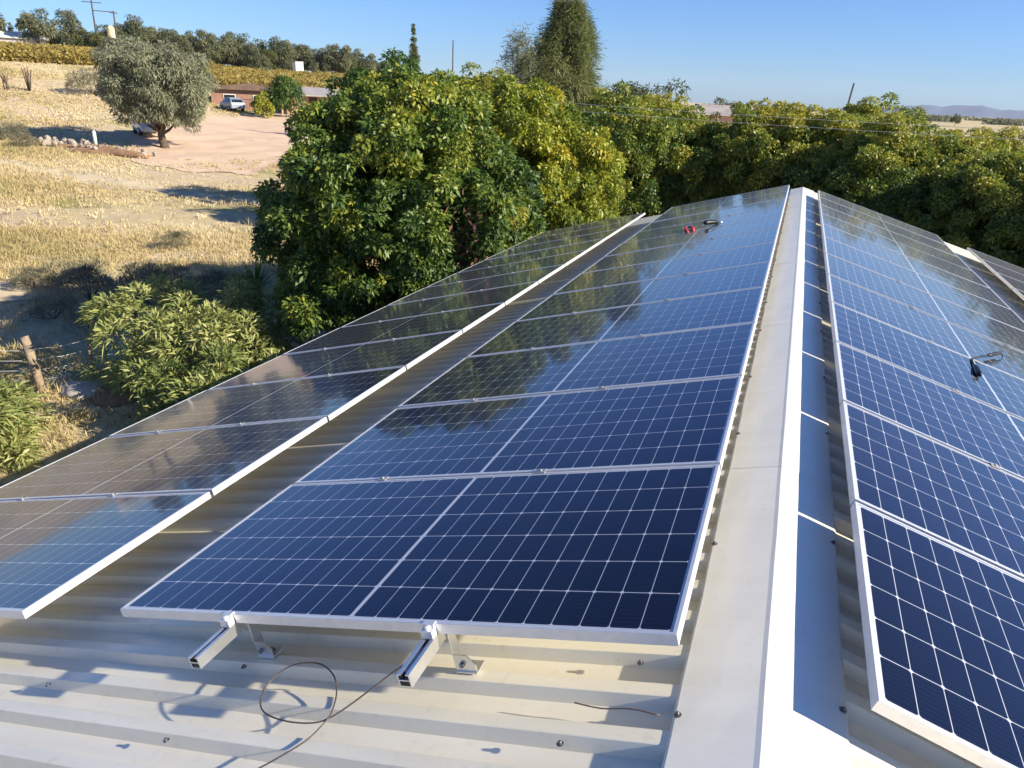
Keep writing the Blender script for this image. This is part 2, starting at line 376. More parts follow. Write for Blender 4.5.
# ------------------------------------------------------------------ house roof
A_ = R_(16.08); ca, sa = math.cos(A_), math.sin(A_)
Z0 = 5.5 - 1.2872
APX, APZ = .247, -.14 + Z0           # fold of the ridge cap
Y0, Y1 = -3.3, 13.95; SL = 5.05
def onL(s, t, h=0.0):                # left slope: s metres down from the ridge fold, height h above the cap plane
    return Vector((APX - s * ca - h * sa, t, APZ - s * sa + h * ca))
def onR(s, t, h=0.0):
    return Vector((APX + s * ca + h * sa, t, APZ - s * sa + h * ca))
house = empty('roofed_house', (APX, 5.3, 0))
tag(house, 'low house with a cream ribbed metal roof that carries the solar panels', 'house')
HI = Matrix.Translation(-Vector((APX, 5.3, 0)))
def hb(mb, name, mat):
    mb.v = [tuple(HI @ Vector(v)) for v in mb.v]
    return mb.build(name, mat, house)
PIT = .1705; RIBH = .037
def rib_profile():
    pr = []; k = math.floor((Y0 - .007) / PIT); y = .007 + k * PIT
    while y < Y1 + PIT:
        for dy, h in ((-.016, -RIBH), (0, 0), (.004, .0012), (.046, .0012), (.050, 0), (.066, -RIBH)):
            yy = y + dy
            if Y0 <= yy <= Y1: pr.append((yy, h - .004))
        y += PIT
    return pr
prof = rib_profile()
for on in (onL, onR):
    mb = MB(); ss = [.03, 1.2, 2.4, 3.7, SL]; n = len(prof)
    vs = [on(s, y, h) for s in ss for (y, h) in prof]; fs = []
    for i in range(len(ss) - 1):
        for j in range(n - 1): fs.append((i * n + j, i * n + j + 1, (i + 1) * n + j + 1, (i + 1) * n + j))
    mb.add(vs, fs); hb(mb, 'roof_sheet', M['roof'])
# ridge cap in overlapping lengths; right wing a hair steeper near the fold, turned down lips
rr = random.Random(4)
yy = Y0 - .02; first = True
while yy < Y1:
    L_ = 2.42; y2 = min(yy + L_, Y1 + .02); mb = MB()
    up = 0.0 if first else .0012
    ns = 13; prof_c = []
    for (on, s, h) in ((onL, .232, -.014), (onL, .2285, -.001), (onL, .221, .0012), (onL, .12, .0016), (onL, .02, .002), (onL, .006, .0035), (onR, .006, .0035), (onR, .02, .002), (onR, .12, .0016), (onR, .208, .0012), (onR, .2155, -.001), (onR, .219, -.014)):
        prof_c.append((on, s, h))
    vs = []; fs = []
    for i in range(ns):
        t = yy + (y2 - yy + (.0)) * i / (ns - 1)
        lift = up * (1 - i / (ns - 1)) + .001
        for (on, s, h) in prof_c:
            wav = .0016 * math.sin(t * 5.3 + s * 9) + .0012 * math.sin(t * 11.7)
            vs.append(on(s + wav * (1 if s > .15 else .4), t, h + lift + (wav * .5 if .05 < s < .2 else 0)))
    n = len(prof_c)
    for i in range(ns - 1):
        for j in range(n - 1): fs.append((i * n + j, i * n + j + 1, (i + 1) * n + j + 1, (i + 1) * n + j))
    mb.add(vs, fs, False); hb(mb, 'ridge_cap', M['cap'])
    yy = y2 - .05 if y2 < Y1 else 99; first = False
# walls, fascia
mb = MB()
xl, xr = APX - 4.45, APX + 4.45
def top_at(x): return APZ - abs(x - APX) * math.tan(A_) - .09
for (yA, yB) in ((Y0 + .35, Y0 + .6), (Y1 - .6, Y1 - .35)):
    poly = [(xl, 0), (xr, 0), (xr, top_at(xr)), (APX, top_at(APX)), (xl, top_at(xl))]
    mb.prism(poly, yA, yB)
mb.box((xl, Y0 + .6, 0), (xl + .22, Y1 - .6, top_at(xl))); mb.box((xr - .22, Y0 + .6, 0), (xr, Y1 - .6, top_at(xr)))
hb(mb, 'wall', M['wall'])
for on in (onL, onR):
    mb = MB(); a = on(SL - .03, Y0, -.055); x = a.x
    mb.box((x - .012, Y0, a.z - .16), (x + .012, Y1, a.z)); hb(mb, 'fascia', M['whitepaint'])
# roof screws
mb = MB(); mb.lathe([(.0105, 0), (.0105, .002), (.0055, .0025), (.0055, .008), (.004, .0095)], 8)
screw_me = mb.mesh('roof_screw')
def screw(p, side):
    o = link('roof_screw', screw_me, M['bolt'], house); o.location = HI @ p
    o.rotation_euler = (0, -A_ if side == 'L' else A_, 0)
k = 0; y = -.065
while y < Y1:
    screw(onL(.2165, y, .004), 'L'); screw(onR(.204, y + .19, .004), 'R'); y += PIT * (6 if k % 2 else 5); k += 1
for (x, t) in ((-.095, .13), (-1.428, -.021), (-1.44, -.363), (-.235, -.2), (-.6, -.37), (-2.2, -.2)):
    s = (APX - x) / ca; screw(onL(s, t, .0), 'L')

# ------------------------------------------------------------------ solar panels
FRH = .035
def frame_mesh():
    mb = MB(); lip = .012; th = .0016
    # outer ring profile: outside wall, top lip, inner step
    def ring(o0, o1, z0, z1):
        a = [(o0, o0), (PL - o0, o0), (PL - o0, PW - o0), (o0, PW - o0)]; b = [(o1, o1), (PL - o1, o1), (PL - o1, PW - o1), (o1, PW - o1)]
        vs = [(x, y, z0) for x, y in a] + [(x, y, z1) for x, y in a] + [(x, y, z0) for x, y in b] + [(x, y, z1) for x, y in b]
        fs = []
        for i in range(4):
            j = (i + 1) % 4
            fs += [(i, j, 4 + j, 4 + i), (8 + j, 8 + i, 12 + i, 12 + j), (4 + i, 4 + j, 12 + j, 12 + i), (j, i, 8 + i, 8 + j)]
        mb.add(vs, fs)
    ring(0, .0018, -FRH, -.0012); ring(.0012, lip, -.0011, 0.0); ring(.002, .028, -FRH, -FRH + .0018)
    return mb.mesh('frame')
def glass_mesh():
    g = .0122; z = -.0022
    me = bpy.data.meshes.new('cell_glass')
    zb = z - .005
    vs = [(g, g, z), (PL - g, g, z), (PL - g, PW - g, z), (g, PW - g, z), (g, g, zb), (PL - g, g, zb), (PL - g, PW - g, zb), (g, PW - g, zb)]
    me.from_pydata(vs, [], [(0, 1, 2, 3), (7, 6, 5, 4), (0, 4, 5, 1), (1, 5, 6, 2), (2, 6, 7, 3), (3, 7, 4, 0)])
    uvl = me.uv_layers.new(name='metres')
    for l in me.loops: uvl.data[l.index].uv = (vs[l.vertex_index][0], vs[l.vertex_index][1])
    me.update(); return me
FR, GL = frame_mesh(), glass_mesh()
def back_mesh():
    mb = MB(); mb.box((.0125, .0125, -.0082), (PL - .0125, PW - .0125, -.0076))
    for u in (PL / 2 - .3, PL / 2, PL / 2 + .3): mb.box((u - .04, PW - .16, -.026), (u + .04, PW - .1, -.0084))
    return mb.mesh('backsheet')
BK = back_mesh()
def row(side, u0, off, t0, label, group, n=12, seed=0):
    """u0: world x of the upper edge, off: z there; local x runs down the slope"""
    rng = random.Random(seed); W = 1.0599
    for k in range(n):
        p = empty('solar_panel')
        if side == 'L':
            # local x -> down left slope, local y -> -Y (keeps z up)
            Mx = Matrix(((-ca, 0, -sa), (0, -1, 0), (-sa, 0, ca)))
            p.location = (u0, t0 + k * W + PW, off)
        else:
            Mx = Matrix(((ca, 0, sa), (0, 1, 0), (-sa, 0, ca)))
            p.location = (u0, t0 + k * W, off)
        j = Matrix.Rotation(rng.uniform(-.0022, .0022), 3, 'X') @ Matrix.Rotation(rng.uniform(-.0016, .0016), 3, 'Y') if k else Matrix.Identity(3)
        p.rotation_euler = (Mx @ j).to_euler()
        link('frame', FR, M['alu'], p); link('cell_glass', GL, M['cells'], p); link('backsheet', BK, M['whitepaint'], p)
        tag(p, label(k), 'solar panel', group)
ORD = ['first', 'second', 'third', 'fourth', 'fifth', 'sixth', 'seventh', 'eighth', 'ninth', 'tenth', 'eleventh', 'twelfth']
def lab_near(where):
    def f(k):
        if k == 0: return 'dark blue solar panel nearest the camera in the ' + where
        if k == 11: return 'solar panel at the far end of the ' + where
        return ORD[k] + ' solar panel from the near end of the ' + where
    return f
def lab_far(where):
    def f(k):
        if k == 11: return 'grey looking solar panel at the far end of the ' + where
        return ORD[11 - k] + ' solar panel from the far end of the ' + where
    return f
XR, ZR = .4948, -.056 + Z0
GAP = .51
row('L', 0.0, Z0, 0.0, lab_near('middle row left of the ridge'), 'solar panels of the middle row', seed=1)
xl0 = -(PL + GAP) * ca; zl0 = Z0 - (PL + GAP) * sa
row('L', xl0, zl0, -.0456, lab_near('left row along the eaves'), 'solar panels of the left row', seed=2)
row('R', XR, ZR, .0349, lab_near('row right of the ridge'), 'solar panels of the right row', seed=3)
row('R', XR + (PL + GAP) * ca, ZR - (PL + GAP) * sa, -.02, lab_far('lower row at the right edge'), 'solar panels of the lower right row', seed=4)

# ------------------------------------------------------------------ mounting rails (local x across, y along ridge, z up from panel underside)
def rail(side, u0, off, s, y0, y1, hcap, label, group):
    """hcap: height of the panel top face above the cap plane"""
    base = (Vector((u0, 0, off)) + (Vector((-ca, 0, -sa)) if side == 'L' else Vector((ca, 0, -sa))) * s)
    r = empty('mounting_rail', (base.x, y0, base.z), rot=(0, -A_ if side == 'L' else A_, 0))
    tag(r, label, 'mounting rail', group)
    zt = -FRH - .0006; H = .042; Wd = .040; L = y1 - y0; t = .0035
    mb = MB()                                        # extruded H-like section with open slots
    mb.prism([(-Wd / 2, zt), (-Wd / 2, zt - H), (-Wd / 2 + t, zt - H), (-Wd / 2 + t, zt - .022), (Wd / 2 - t, zt - .022), (Wd / 2 - t, zt - H),
              (Wd / 2, zt - H), (Wd / 2, zt), (Wd / 2 - .012, zt), (Wd / 2 - .012, zt - t), (Wd / 2 - t, zt - t), (Wd / 2 - t, zt - .018),
              (-Wd / 2 + t, zt - .018), (-Wd / 2 + t, zt - t), (-Wd / 2 + .012, zt - t), (-Wd / 2 + .012, zt)], 0, L)
    mb.build('profile', M['alu_rail'], r)
    mb = MB()                                        # black blocks standing in for the shade inside the hollow sawn end
    mb.box((-Wd / 2 + t + .0006, .004, zt - .0178), (-.004, .02, zt - t - .0006)); mb.box((.004, .004, zt - .0178), (Wd / 2 - t - .0006, .02, zt - t - .0006))
    mb.box((-Wd / 2 + t + .0006, .004, zt - H + .001), (Wd / 2 - t - .0006, .02, zt - .0226)); mb.build('slot_shade', M['black'], r)
    ov = -y0 + (0 if side == 'L' else .0)
    return r, zt, H
def add_end_clamp(r, y, zt):
    mb = MB()
    mb.cbox((-.02, y - .030, zt + .0006), (.02, y - .0015, zt + .028), .002)
    mb.cbox((-.02, y - .012, zt + FRH + .0012), (.02, y + .010, zt + FRH + .0046), .001)
    mb.cbox((-.02, y - .012, zt + .026), (.02, y - .0015, zt + FRH + .004), .001)
    mb.lathe([(.0075, 0), (.0075, .009), (.006, .011)], 8, (0, y - .018, zt + .0285))
    return mb.build('end_clamp', M['alu'], r)
def add_mid_clamp(r, y, zt):
    mb = MB(); mb.cbox((-.022, y - .019, zt + FRH + .0012), (.022, y + .019, zt + FRH + .0046), .0012)
    mb.lathe([(.0065, 0), (.0065, .006), (.005, .007)], 8, (0, y, zt + FRH + .0046))
    mb.box((-.006, y - .004, zt), (.006, y + .004, zt + FRH + .0012)); return mb.build('mid_clamp', M['clamp'], r)
def add_foot(r, y, zt, H, depth, sgn):
    """L bracket: foot on the rib, riser against the rail, stiffening plate facing the near end"""
    mb = MB(); zb = -depth + .0015; x0 = .0212 * sgn
    a, b = sorted((x0, x0 + .005 * sgn)); mb.cbox((a, y - .02, zb), (b, y + .02, zt - .006), .001)
    a, b = sorted((x0 + .0052 * sgn, x0 + .078 * sgn)); mb.cbox((a, y - .03, zb), (b, y + .03, zb + .005), .001)
    c = x0 + .0052 * sgn; d = x0 + .074 * sgn; zt2 = min(zb + .062, zt - .01)
    q = [(c, zb + .0052), (d, zb + .0052), (d, zb + .03), (x0 + .05 * sgn, zt2), (c, zt2)]
    n = len(q); y0 = y - .024; y1 = y - .019
    mb.add([(x, y0, z) for x, z in q] + [(x, y1, z) for x, z in q], [tuple(range(n)), tuple(range(2 * n - 1, n - 1, -1))] + [(k, k + n, (k + 1) % n + n, (k + 1) % n) for k in range(n)])
    f = mb.build('roof_bracket', M['alu_rail'], r)
    mb = MB(); mb.lathe([(.013, 0), (.013, .003), (.0085, .0032), (.0085, .012), (.006, .014)], 8, (x0 + .045 * sgn, y + .004, zb + .005)); mb.build('bolt', M['bolt'], f)
    mb = MB(); mb.tube([(x0 + .03 * sgn, y - .024, zb + .03), (x0 + .03 * sgn, y - .033, zb + .03)], .009, 6); mb.build('bolt', M['bolt'], f)
for (side, u0, off, t0, hc, lab) in (('L', 0.0, Z0, 0.0, .203, 'the middle solar row'), ('L', xl0, zl0, -.0456, .203, 'the left solar row'),
                                 ('R', XR, ZR, .0349, .149, 'the right solar row'), ('R', XR + (PL + GAP) * ca, ZR - (PL + GAP) * sa, -.02, .149, 'the lower right solar row')):
    for s, nm in ((.745, 'upper'), (1.55, 'lower')):
        ye = -.185 if side == 'L' else -.15
        pos = ('left of the two bare rails jutting out under ' if nm == 'lower' else 'right of the two bare rails jutting out under ') if lab == 'the middle solar row' else ('silver rail carrying the ' + nm + ' half of ')
        r, zt, H = rail(side, u0, off, s, t0 + ye, t0 + 12.72 + .1, hc, pos + lab, 'aluminium mounting rails')
        add_end_clamp(r, -ye, zt)
        for k in range(1, 12): add_mid_clamp(r, -ye + k * 1.0599 - .01, zt)
        sg = 1 if side == 'L' else -1
        y = 0
        base = t0 + ye
        for k in range(7):
            yb = .007 + k * 11 * PIT + .052 - base
            if base + yb < t0 + 12.8: add_foot(r, yb, zt, H, hc, sg)

# ------------------------------------------------------------------ small things lying on the roof and panels
def catmull(pts, n=8, closed=False):
    P_ = [Vector(p) for p in pts]; out = []
    k = len(P_)
    for i in range(k - 1):
        p0, p1, p2, p3 = P_[max(i - 1, 0)], P_[i], P_[i + 1], P_[min(i + 2, k - 1)]
        for j in range(n):
            t = j / n; out.append(.5 * ((2 * p1) + (p2 - p0) * t + (2 * p0 - 5 * p1 + 4 * p2 - p3) * t * t + (3 * p1 - p0 - 3 * p2 + p3) * t ** 3))
    out.append(P_[-1]); return out
def LX(x, t, h): return onL((APX - x) / ca, t, h)
pts = [(-.700, .30, .100), (-.735, -.02, .095), (-.80, -.05, .055), (-.88, -.138, .022), (-.932, -.204, .010), (-.973, -.238, .012), (-1.047, -.262, .03), (-1.135, -.25, .04), (-1.175, -.215, .055), (-1.185, -.155, .07),
       (-1.145, -.085, .08), (-1.065, -.06, .075), (-1.0, -.08, .055), (-.96, -.13, .032), (-.94, -.195, .016), (-.945, -.24, .008), (-.958, -.295, .006), (-.99, -.35, .006), (-1.036, -.41, .005), (-1.10, -.48, .006), (-1.22, -.60, .006), (-1.42, -.72, .006)]
mb = MB(); mb.tube(catmull([LX(*p) for p in pts], 7), 0.0025, 7)
tag(mb.build('loose_cable', M['cable']), 'thin dark cable coiled in a loose loop on the cream roof', 'cable')
mb = MB(); mb.tube(catmull([LX(-.235, -.06, .010), LX(-.16, -.066, .004), LX(-.08, -.064, .010), LX(-.005, -.072, .004)], 4), .0022, 5)
tag(mb.build('wire_offcut', M['rust_roof']), 'thin rusty wire offcut lying by the left edge of the ridge cap', 'wire')
# red handled pliers on the middle row, far up
def tool_at(name, p, rot): return empty(name, p, rot=rot)
onM = lambda x, t, h=0.0: Vector((x - h * sa, t, Z0 + x * math.tan(A_) + h * ca))
t_ = tool_at('red_pliers', onM(-1.17, 8.75, .006), (0, -A_, R_(12)))
tag(t_, 'red handled pliers left lying on the panels of the middle row', 'pliers')
for sgn in (-1, 1):
    mb = MB(); mb.tube([(sgn * .012, .0, .022), (sgn * .04, -.10, .03), (sgn * .05, -.22, .026), (sgn * .035, -.33, .02)], [.014, .020, .022, .018], 8); mb.build('handle', M['red'], t_)
mb = MB(); mb.cbox((-.04, -.02, .008), (.04, .06, .036), .008); mb.tube([(-.012, .05, .022), (-.008, .16, .022)], [.018, .007], 6); mb.tube([(.012, .05, .022), (.008, .16, .022)], [.018, .007], 6)
mb.build('jaw', M['steel'], t_)
t_ = tool_at('cordless_screwdriver', onM(-.86, 8.75, .004), (0, -A_, R_(-35)))
tag(t_, 'small dark screwdriver tool lying near the red pliers', 'tool')
mb = MB(); mb.tube([(0, -.16, .03), (0, -.12, .034), (0, .06, .034), (0, .1, .024)], [.022, .030, .030, .02], 10); mb.build('handle', M['black'], t_)
mb = MB(); mb.tube([(0, .1, .026), (0, .3, .02)], .007, 6); mb.build('blade', M['steel'], t_)
# black cable connector pair standing out of the seam on the right row
def onRp(x, t, h=0.0): return Vector((x + h * sa, t, ZR - (x - XR) * math.tan(A_) + h * ca))
c_ = empty('panel_connector_lead', onRp(1.486, 4.218, 0))
tag(c_, 'black cable ends with plug connectors lying bent on the right row', 'connector')
O_ = onRp(1.486, 4.218, 0)
def rel(x, t, h): return onRp(x, t, h) - O_
mb = MB(); mb.tube(catmull([rel(1.486, 4.22, .006), rel(1.54, 4.30, .022), rel(1.60, 4.40, .03), rel(1.64, 4.47, .03)], 5), .0065, 8)
mb.tube(catmull([rel(1.78, 4.74, .03), rel(1.80, 4.70, .012), rel(1.75, 4.56, .006), rel(1.68, 4.42, .006), rel(1.64, 4.33, .006)], 5), .0035, 6)
mb.tube(catmull([rel(1.486, 4.215, .006), rel(1.475, 4.12, .008), rel(1.468, 4.02, .010)], 5), .0065, 8); mb.build('cable', M['black'], c_)
mb = MB(); mb.tube([rel(1.63, 4.45, .03), rel(1.66, 4.505, .03), rel(1.74, 4.66, .03), rel(1.785, 4.75, .03)], [.009, .0135, .0145, .010], 10); mb.build('plug', M['black'], c_)
mb = MB(); mb.tube([rel(1.468, 4.03, .014), rel(1.462, 3.95, .02), rel(1.452, 3.80, .02), rel(1.45, 3.78, .018)], [.009, .015, .017, .013], 10); mb.build('plug', M['black'], c_)

# ------------------------------------------------------------------ vegetation
def leaf_mesh(name, pos, dirs, nrm, length, width, tint, droop=0.25, fold=.25):
    """one small folded leaf per point (4 verts, 2 triangles); arrays are numpy"""
    n = len(pos); d = dirs / np.linalg.norm(dirs, axis=1, keepdims=True)
    side = np.cross(d, nrm); ln = np.linalg.norm(side, axis=1, keepdims=True); side /= np.maximum(ln, 1e-6)
    up = np.cross(side, d)
    L = length.reshape(-1, 1); W = width.reshape(-1, 1)
    v0 = pos; v3 = pos + d * L; v3[:, 2] -= droop * L[:, 0]
    mid = pos + d * L * .45; mid[:, 2] -= droop * .25 * L[:, 0]
    v1 = mid - side * W + up * W * fold; v2 = mid + side * W + up * W * fold
    V = np.stack([v0, v1, v3, v2], 1).reshape(-1, 3).astype(np.float32)
    base = (np.arange(n) * 4).reshape(-1, 1)
    idx = np.concatenate([base + 0, base + 1, base + 2, base + 0, base + 2, base + 3], 1).reshape(-1).astype(np.int32)
    me = bpy.data.meshes.new(name)
    me.vertices.add(len(V)); me.vertices.foreach_set('co', V.ravel())
    me.loops.add(len(idx)); me.loops.foreach_set('vertex_index', idx)
    me.polygons.add(2 * n); me.polygons.foreach_set('loop_start', np.arange(0, 6 * n, 3, dtype=np.int32)); me.polygons.foreach_set('loop_total', np.full(2 * n, 3, dtype=np.int32))
    at = me.attributes.new('tint', 'FLOAT', 'FACE'); at.data.foreach_set('value', np.repeat(np.clip(tint, 0, 1), 2).astype(np.float32))
    me.update(calc_edges=True); me.validate(); return me

def unit(rng, n):
    v = rng.normal(size=(n, 3)); return v / np.linalg.norm(v, axis=1, keepdims=True)

def make_crown(name, seed, ctr, rad, ncl, per, leaf, mat, cl_r=(.4, .8), tint0=.4, tint_cl=.18, tint_lf=.15, droop=.4, wr=.34, lo=-.75, shell=(.62, 1.0), hang=.5, inner=.25, lump=.22, tint_fn=None, aspect_up=1.0, boxy=0.0, lvar=(.65, 1.25)):
    """crown of leaf clusters spread over and through a lumpy ellipsoid"""
    rng = np.random.default_rng(seed); ctr = np.array(ctr, float); rad = np.array(rad, float)
    u = unit(rng, ncl * 3); u = u[u[:, 2] > lo][:ncl]
    ph = rng.uniform(0, 6.28, 6)
    lum = 1 + lump * (np.sin(3 * u[:, 0] + ph[0]) * np.sin(3 * u[:, 1] + ph[1]) + .6 * np.sin(5 * u[:, 2] + ph[2] + 2 * u[:, 0]))
    rr_ = rng.uniform(*shell, len(u)) * lum
    k_in = rng.random(len(u)) < inner; rr_[k_in] *= rng.uniform(.35, .8, k_in.sum())
    if boxy:                                   # fuller skirts: the crown keeps its width towards the ground
        lowm = u[:, 2] < .15; hz_ = np.sqrt(np.maximum(1 - u[:, 2] ** 2, 1e-4)); want = np.maximum(1 - np.abs(u[:, 2]) ** 3, .02) ** (1 / 3)
        f_ = np.where(lowm, 1 + boxy * (want / hz_ - 1), 1.0); u = u * np.stack([f_, f_, np.ones_like(f_)], 1)
    C_ = ctr + u * rr_[:, None] * rad
    cr = rng.uniform(*cl_r, len(u))
    ct = tint0 + rng.normal(0, tint_cl, len(u))
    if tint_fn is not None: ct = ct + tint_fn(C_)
    cnt = np.maximum((per * (cr / np.mean(cl_r)) ** 2).astype(int), 4)
    ci = np.repeat(np.arange(len(u)), cnt); n = len(ci)
    v = unit(rng, n) + u[ci] * .55; v[:, 2] += .25; v /= np.linalg.norm(v, axis=1, keepdims=True)
    q = rng.uniform(.35, 1.0, n) ** .6
    pos = C_[ci] + v * (cr[ci] * q)[:, None] * np.array([1, 1, .8 * aspect_up])
    dirs = v * .7 + unit(rng, n) * .7; dirs[:, 2] -= hang
    nrm = v * .8 + unit(rng, n) * .45; nrm[:, 2] += .3
    Ls = leaf * rng.uniform(*lvar, n)
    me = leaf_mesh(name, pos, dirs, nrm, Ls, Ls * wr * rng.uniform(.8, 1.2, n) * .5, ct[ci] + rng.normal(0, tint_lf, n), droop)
    me.materials.append(mat)
    return me, C_

def make_trunk(seed, base_h, top, r0, C_, nb=22, mat=None, bend=.15):
    rng = random.Random(seed); mb = MB()
    top = Vector(top); j1 = Vector((rng.uniform(-bend, bend), rng.uniform(-bend, bend), base_h))
    trunk = catmull([(0, 0, -.15), (0, 0, .05), j1 * .5 + Vector((rng.uniform(-bend, bend) * .4, 0, 0)), j1, (j1 + top) * .5 + Vector((bend * .5, -bend * .4, 0)), top], 4)
    k = len(trunk); mb.tube(trunk, [r0 * (1.35 if i == 0 else 1 - .85 * i / (k - 1)) for i in range(k)], 9)
    for i in rng.sample(range(len(C_)), min(nb, len(C_))):
        e = Vector(C_[i]); st = trunk[rng.randrange(int(k * .45), int(k * .85))]
        mid = st * .55 + e * .45 + Vector((0, 0, -.12 * (e - st).length)) + Vector((rng.uniform(-.1, .1), rng.uniform(-.1, .1), 0))
        mb.tube(catmull([st, mid, e], 3), [r0 * .34, r0 * .3, r0 * .26, r0 * .2, r0 * .16, r0 * .1, r0 * .06], 5)
    return mb.mesh('trunk')

def tree(name, loc, label, cat, group, crown_me, trunk_me, rz=0, sc=1.0, bark='bark'):
    t = empty(name, loc, rz); t.scale = (sc,) * 3 if not isinstance(sc, tuple) else sc
    tag(t, label, cat, group)
    link('trunk', trunk_me, M[bark], t); link('crown', crown_me, None, t)
    return t

# -- the big leafy tree beyond the left row and its yellowing neighbour
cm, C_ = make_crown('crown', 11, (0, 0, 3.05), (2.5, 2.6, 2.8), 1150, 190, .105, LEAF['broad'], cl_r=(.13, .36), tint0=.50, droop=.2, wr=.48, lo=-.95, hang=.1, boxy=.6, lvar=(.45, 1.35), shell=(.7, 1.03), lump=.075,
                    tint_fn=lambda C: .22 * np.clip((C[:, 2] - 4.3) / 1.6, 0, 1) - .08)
tm = make_trunk(11, 1.2, (0, 0, 4.2), .17, C_, 30)
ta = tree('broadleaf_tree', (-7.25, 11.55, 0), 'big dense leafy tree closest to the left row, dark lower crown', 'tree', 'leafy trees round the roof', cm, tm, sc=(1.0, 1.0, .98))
# a dead brown branch hanging in it
rng = np.random.default_rng(5); n = 220
pos = np.array([2.05, -1.1, 2.9]) + rng.normal(0, 1, (n, 3)) * np.array([.16, .22, .42])
pos[:, 0] += .12 * rng.normal(size=n)
dd = unit(rng, n); dd[:, 2] -= .9
me = leaf_mesh('dead_foliage', pos, dd, unit(rng, n), np.full(n, .15), np.full(n, .028), rng.random(n)); me.materials.append(M['deadleaf'])
o = link('dead_foliage', me, None, ta); o['label'] = 'withered brown branch low in the crown'
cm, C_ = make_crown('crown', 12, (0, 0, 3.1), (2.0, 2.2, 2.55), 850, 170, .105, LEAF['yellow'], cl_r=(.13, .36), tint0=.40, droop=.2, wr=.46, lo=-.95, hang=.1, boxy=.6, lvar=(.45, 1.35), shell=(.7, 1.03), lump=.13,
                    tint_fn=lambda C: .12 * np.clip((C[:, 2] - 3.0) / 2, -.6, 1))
tm = make_trunk(12, 1.1, (0, 0, 4.0), .15, C_, 26)
tree('broadleaf_tree', (-6.15, 15.9, 0), 'yellowing leafy tree behind the far end of the left row', 'tree', 'leafy trees round the roof', cm, tm)
# -- hedge of the same trees behind the far end of the roof
var = []
for sd_, t0 in ((21, .38), (22, .50), (23, .44)):
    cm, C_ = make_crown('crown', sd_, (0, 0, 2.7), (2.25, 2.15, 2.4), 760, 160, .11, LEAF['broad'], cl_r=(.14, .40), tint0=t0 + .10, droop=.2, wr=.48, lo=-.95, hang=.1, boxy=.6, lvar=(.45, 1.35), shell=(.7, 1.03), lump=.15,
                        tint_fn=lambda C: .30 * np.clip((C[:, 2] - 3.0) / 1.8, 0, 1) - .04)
    var.append((cm, make_trunk(sd_, 1.0, (0, 0, 3.6), .14, C_, 22)))
hedge = [(-6.31, 25.67, 0, 1.07, 0, 'leafy tree first of the far hedge right of the yellowing tree'),
         (-5.12, 27.95, 1, 1.08, 77, 'leafy tree in the far hedge under the feathery olive trees'),
         (-3.40, 27.20, 2, 1.0, 154, 'leafy tree in the far hedge left of the pale far roof'),
         (-1.88, 28.85, 0, 1.0, 231, 'leafy tree in the far hedge right below the pale far roof'),
         (-0.21, 26.41, 1, 1.07, 308, 'leafy tree in the far hedge straight above the ridge cap'),
         (1.42, 27.88, 2, 1.1, 25, 'leafy tree in the far hedge right below the leaning pole'),
         (2.86, 25.27, 0, 1.0, 102, 'leafy tree in the far hedge just right of the leaning pole'),
         (4.54, 26.56, 1, 0.96, 179, 'leafy tree in the far hedge where the open plain begins to show'),
         (5.47, 23.33, 2, 0.93, 256, 'leafy tree in the far hedge nearest the camera on the right'),
         (7.35, 24.42, 0, 0.9, 333, 'leafy tree in the far hedge at the right edge of the picture'),
         (8.22, 22.05, 1, 0.94, 50, 'leafy tree farthest right in the hedge, beyond the picture edge'),
         (-4.88, 32.05, 1, 0.95, 0, 'second row leafy tree rising behind the hedge near the pale far roof'),
         (-1.26, 33.38, 2, 1.0, 51, 'second row leafy tree rising behind the hedge above the ridge'),
         (2.58, 32.32, 0, 1.1, 102, 'second row leafy tree rising behind the hedge right of the leaning pole'),
         (6.10, 30.86, 1, 0.98, 153, 'second row leafy tree behind the hedge below the open plain')]
hedge += [(*(.085 - 27 * math.sin(R_(19.0)), -1.59 + 27 * math.cos(R_(19.0))), 2, 1.12, 33, 'dark leafy tree seen between the big leafy tree and the yellowing one'),
          (*(.085 - 29 * math.sin(R_(23.5)), -1.59 + 29 * math.cos(R_(23.5))), 0, 1.15, 200, 'leafy tree hidden mostly behind the right side of the big leafy tree')]
for x, y, v, s_, rz, lab in hedge:
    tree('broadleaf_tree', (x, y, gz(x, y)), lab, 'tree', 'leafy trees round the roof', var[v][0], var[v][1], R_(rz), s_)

# -- two narrow leaved bushes by the left eaves
def bush(seed, loc, rad, ncl, per, leaf, label, mat='bush', tint=.5, wr=.17, name='leafy_bush'):
    cm, C_ = make_crown('crown', seed, (0, 0, rad[2] * .75), rad, ncl, per, leaf, LEAF[mat], cl_r=(.2, .34), tint0=tint, droop=.35, wr=wr, lo=-.5, hang=-.3, inner=.3, lump=.3, tint_cl=.14)
    mb = MB(); rg = random.Random(seed)
    for c in rg.sample(list(map(tuple, C_)), min(16, len(C_))):
        e = Vector(c); mb.tube(catmull([(rg.uniform(-.12, .12), rg.uniform(-.12, .12), -.05), (e.x * .4, e.y * .4, e.z * .55), e], 3), [.03, .028, .025, .022, .018, .014, .008], 5)
    t = empty(name, loc); tag(t, label, 'bush', None)
    link('stems', mb.mesh('stems'), M['bark'], t); link('crown', cm, None, t); return t
bush(31, (-9.95, 8.55, 0), (1.5, 1.5, 1.12), 120, 100, .22, 'pale green bush with long narrow leaves below the big leafy tree')
bush(32, (-11.15, 4.65, 0), (1.2, 1.1, .55), 80, 90, .22, 'pale green bush by the eaves at the left picture edge')
bush(33, (-8.4, 7.2, 0), (1.1, 1.0, .75), 45, 80, .22, 'low shaded bush between the roof edge and the pale green bush', tint=.3)
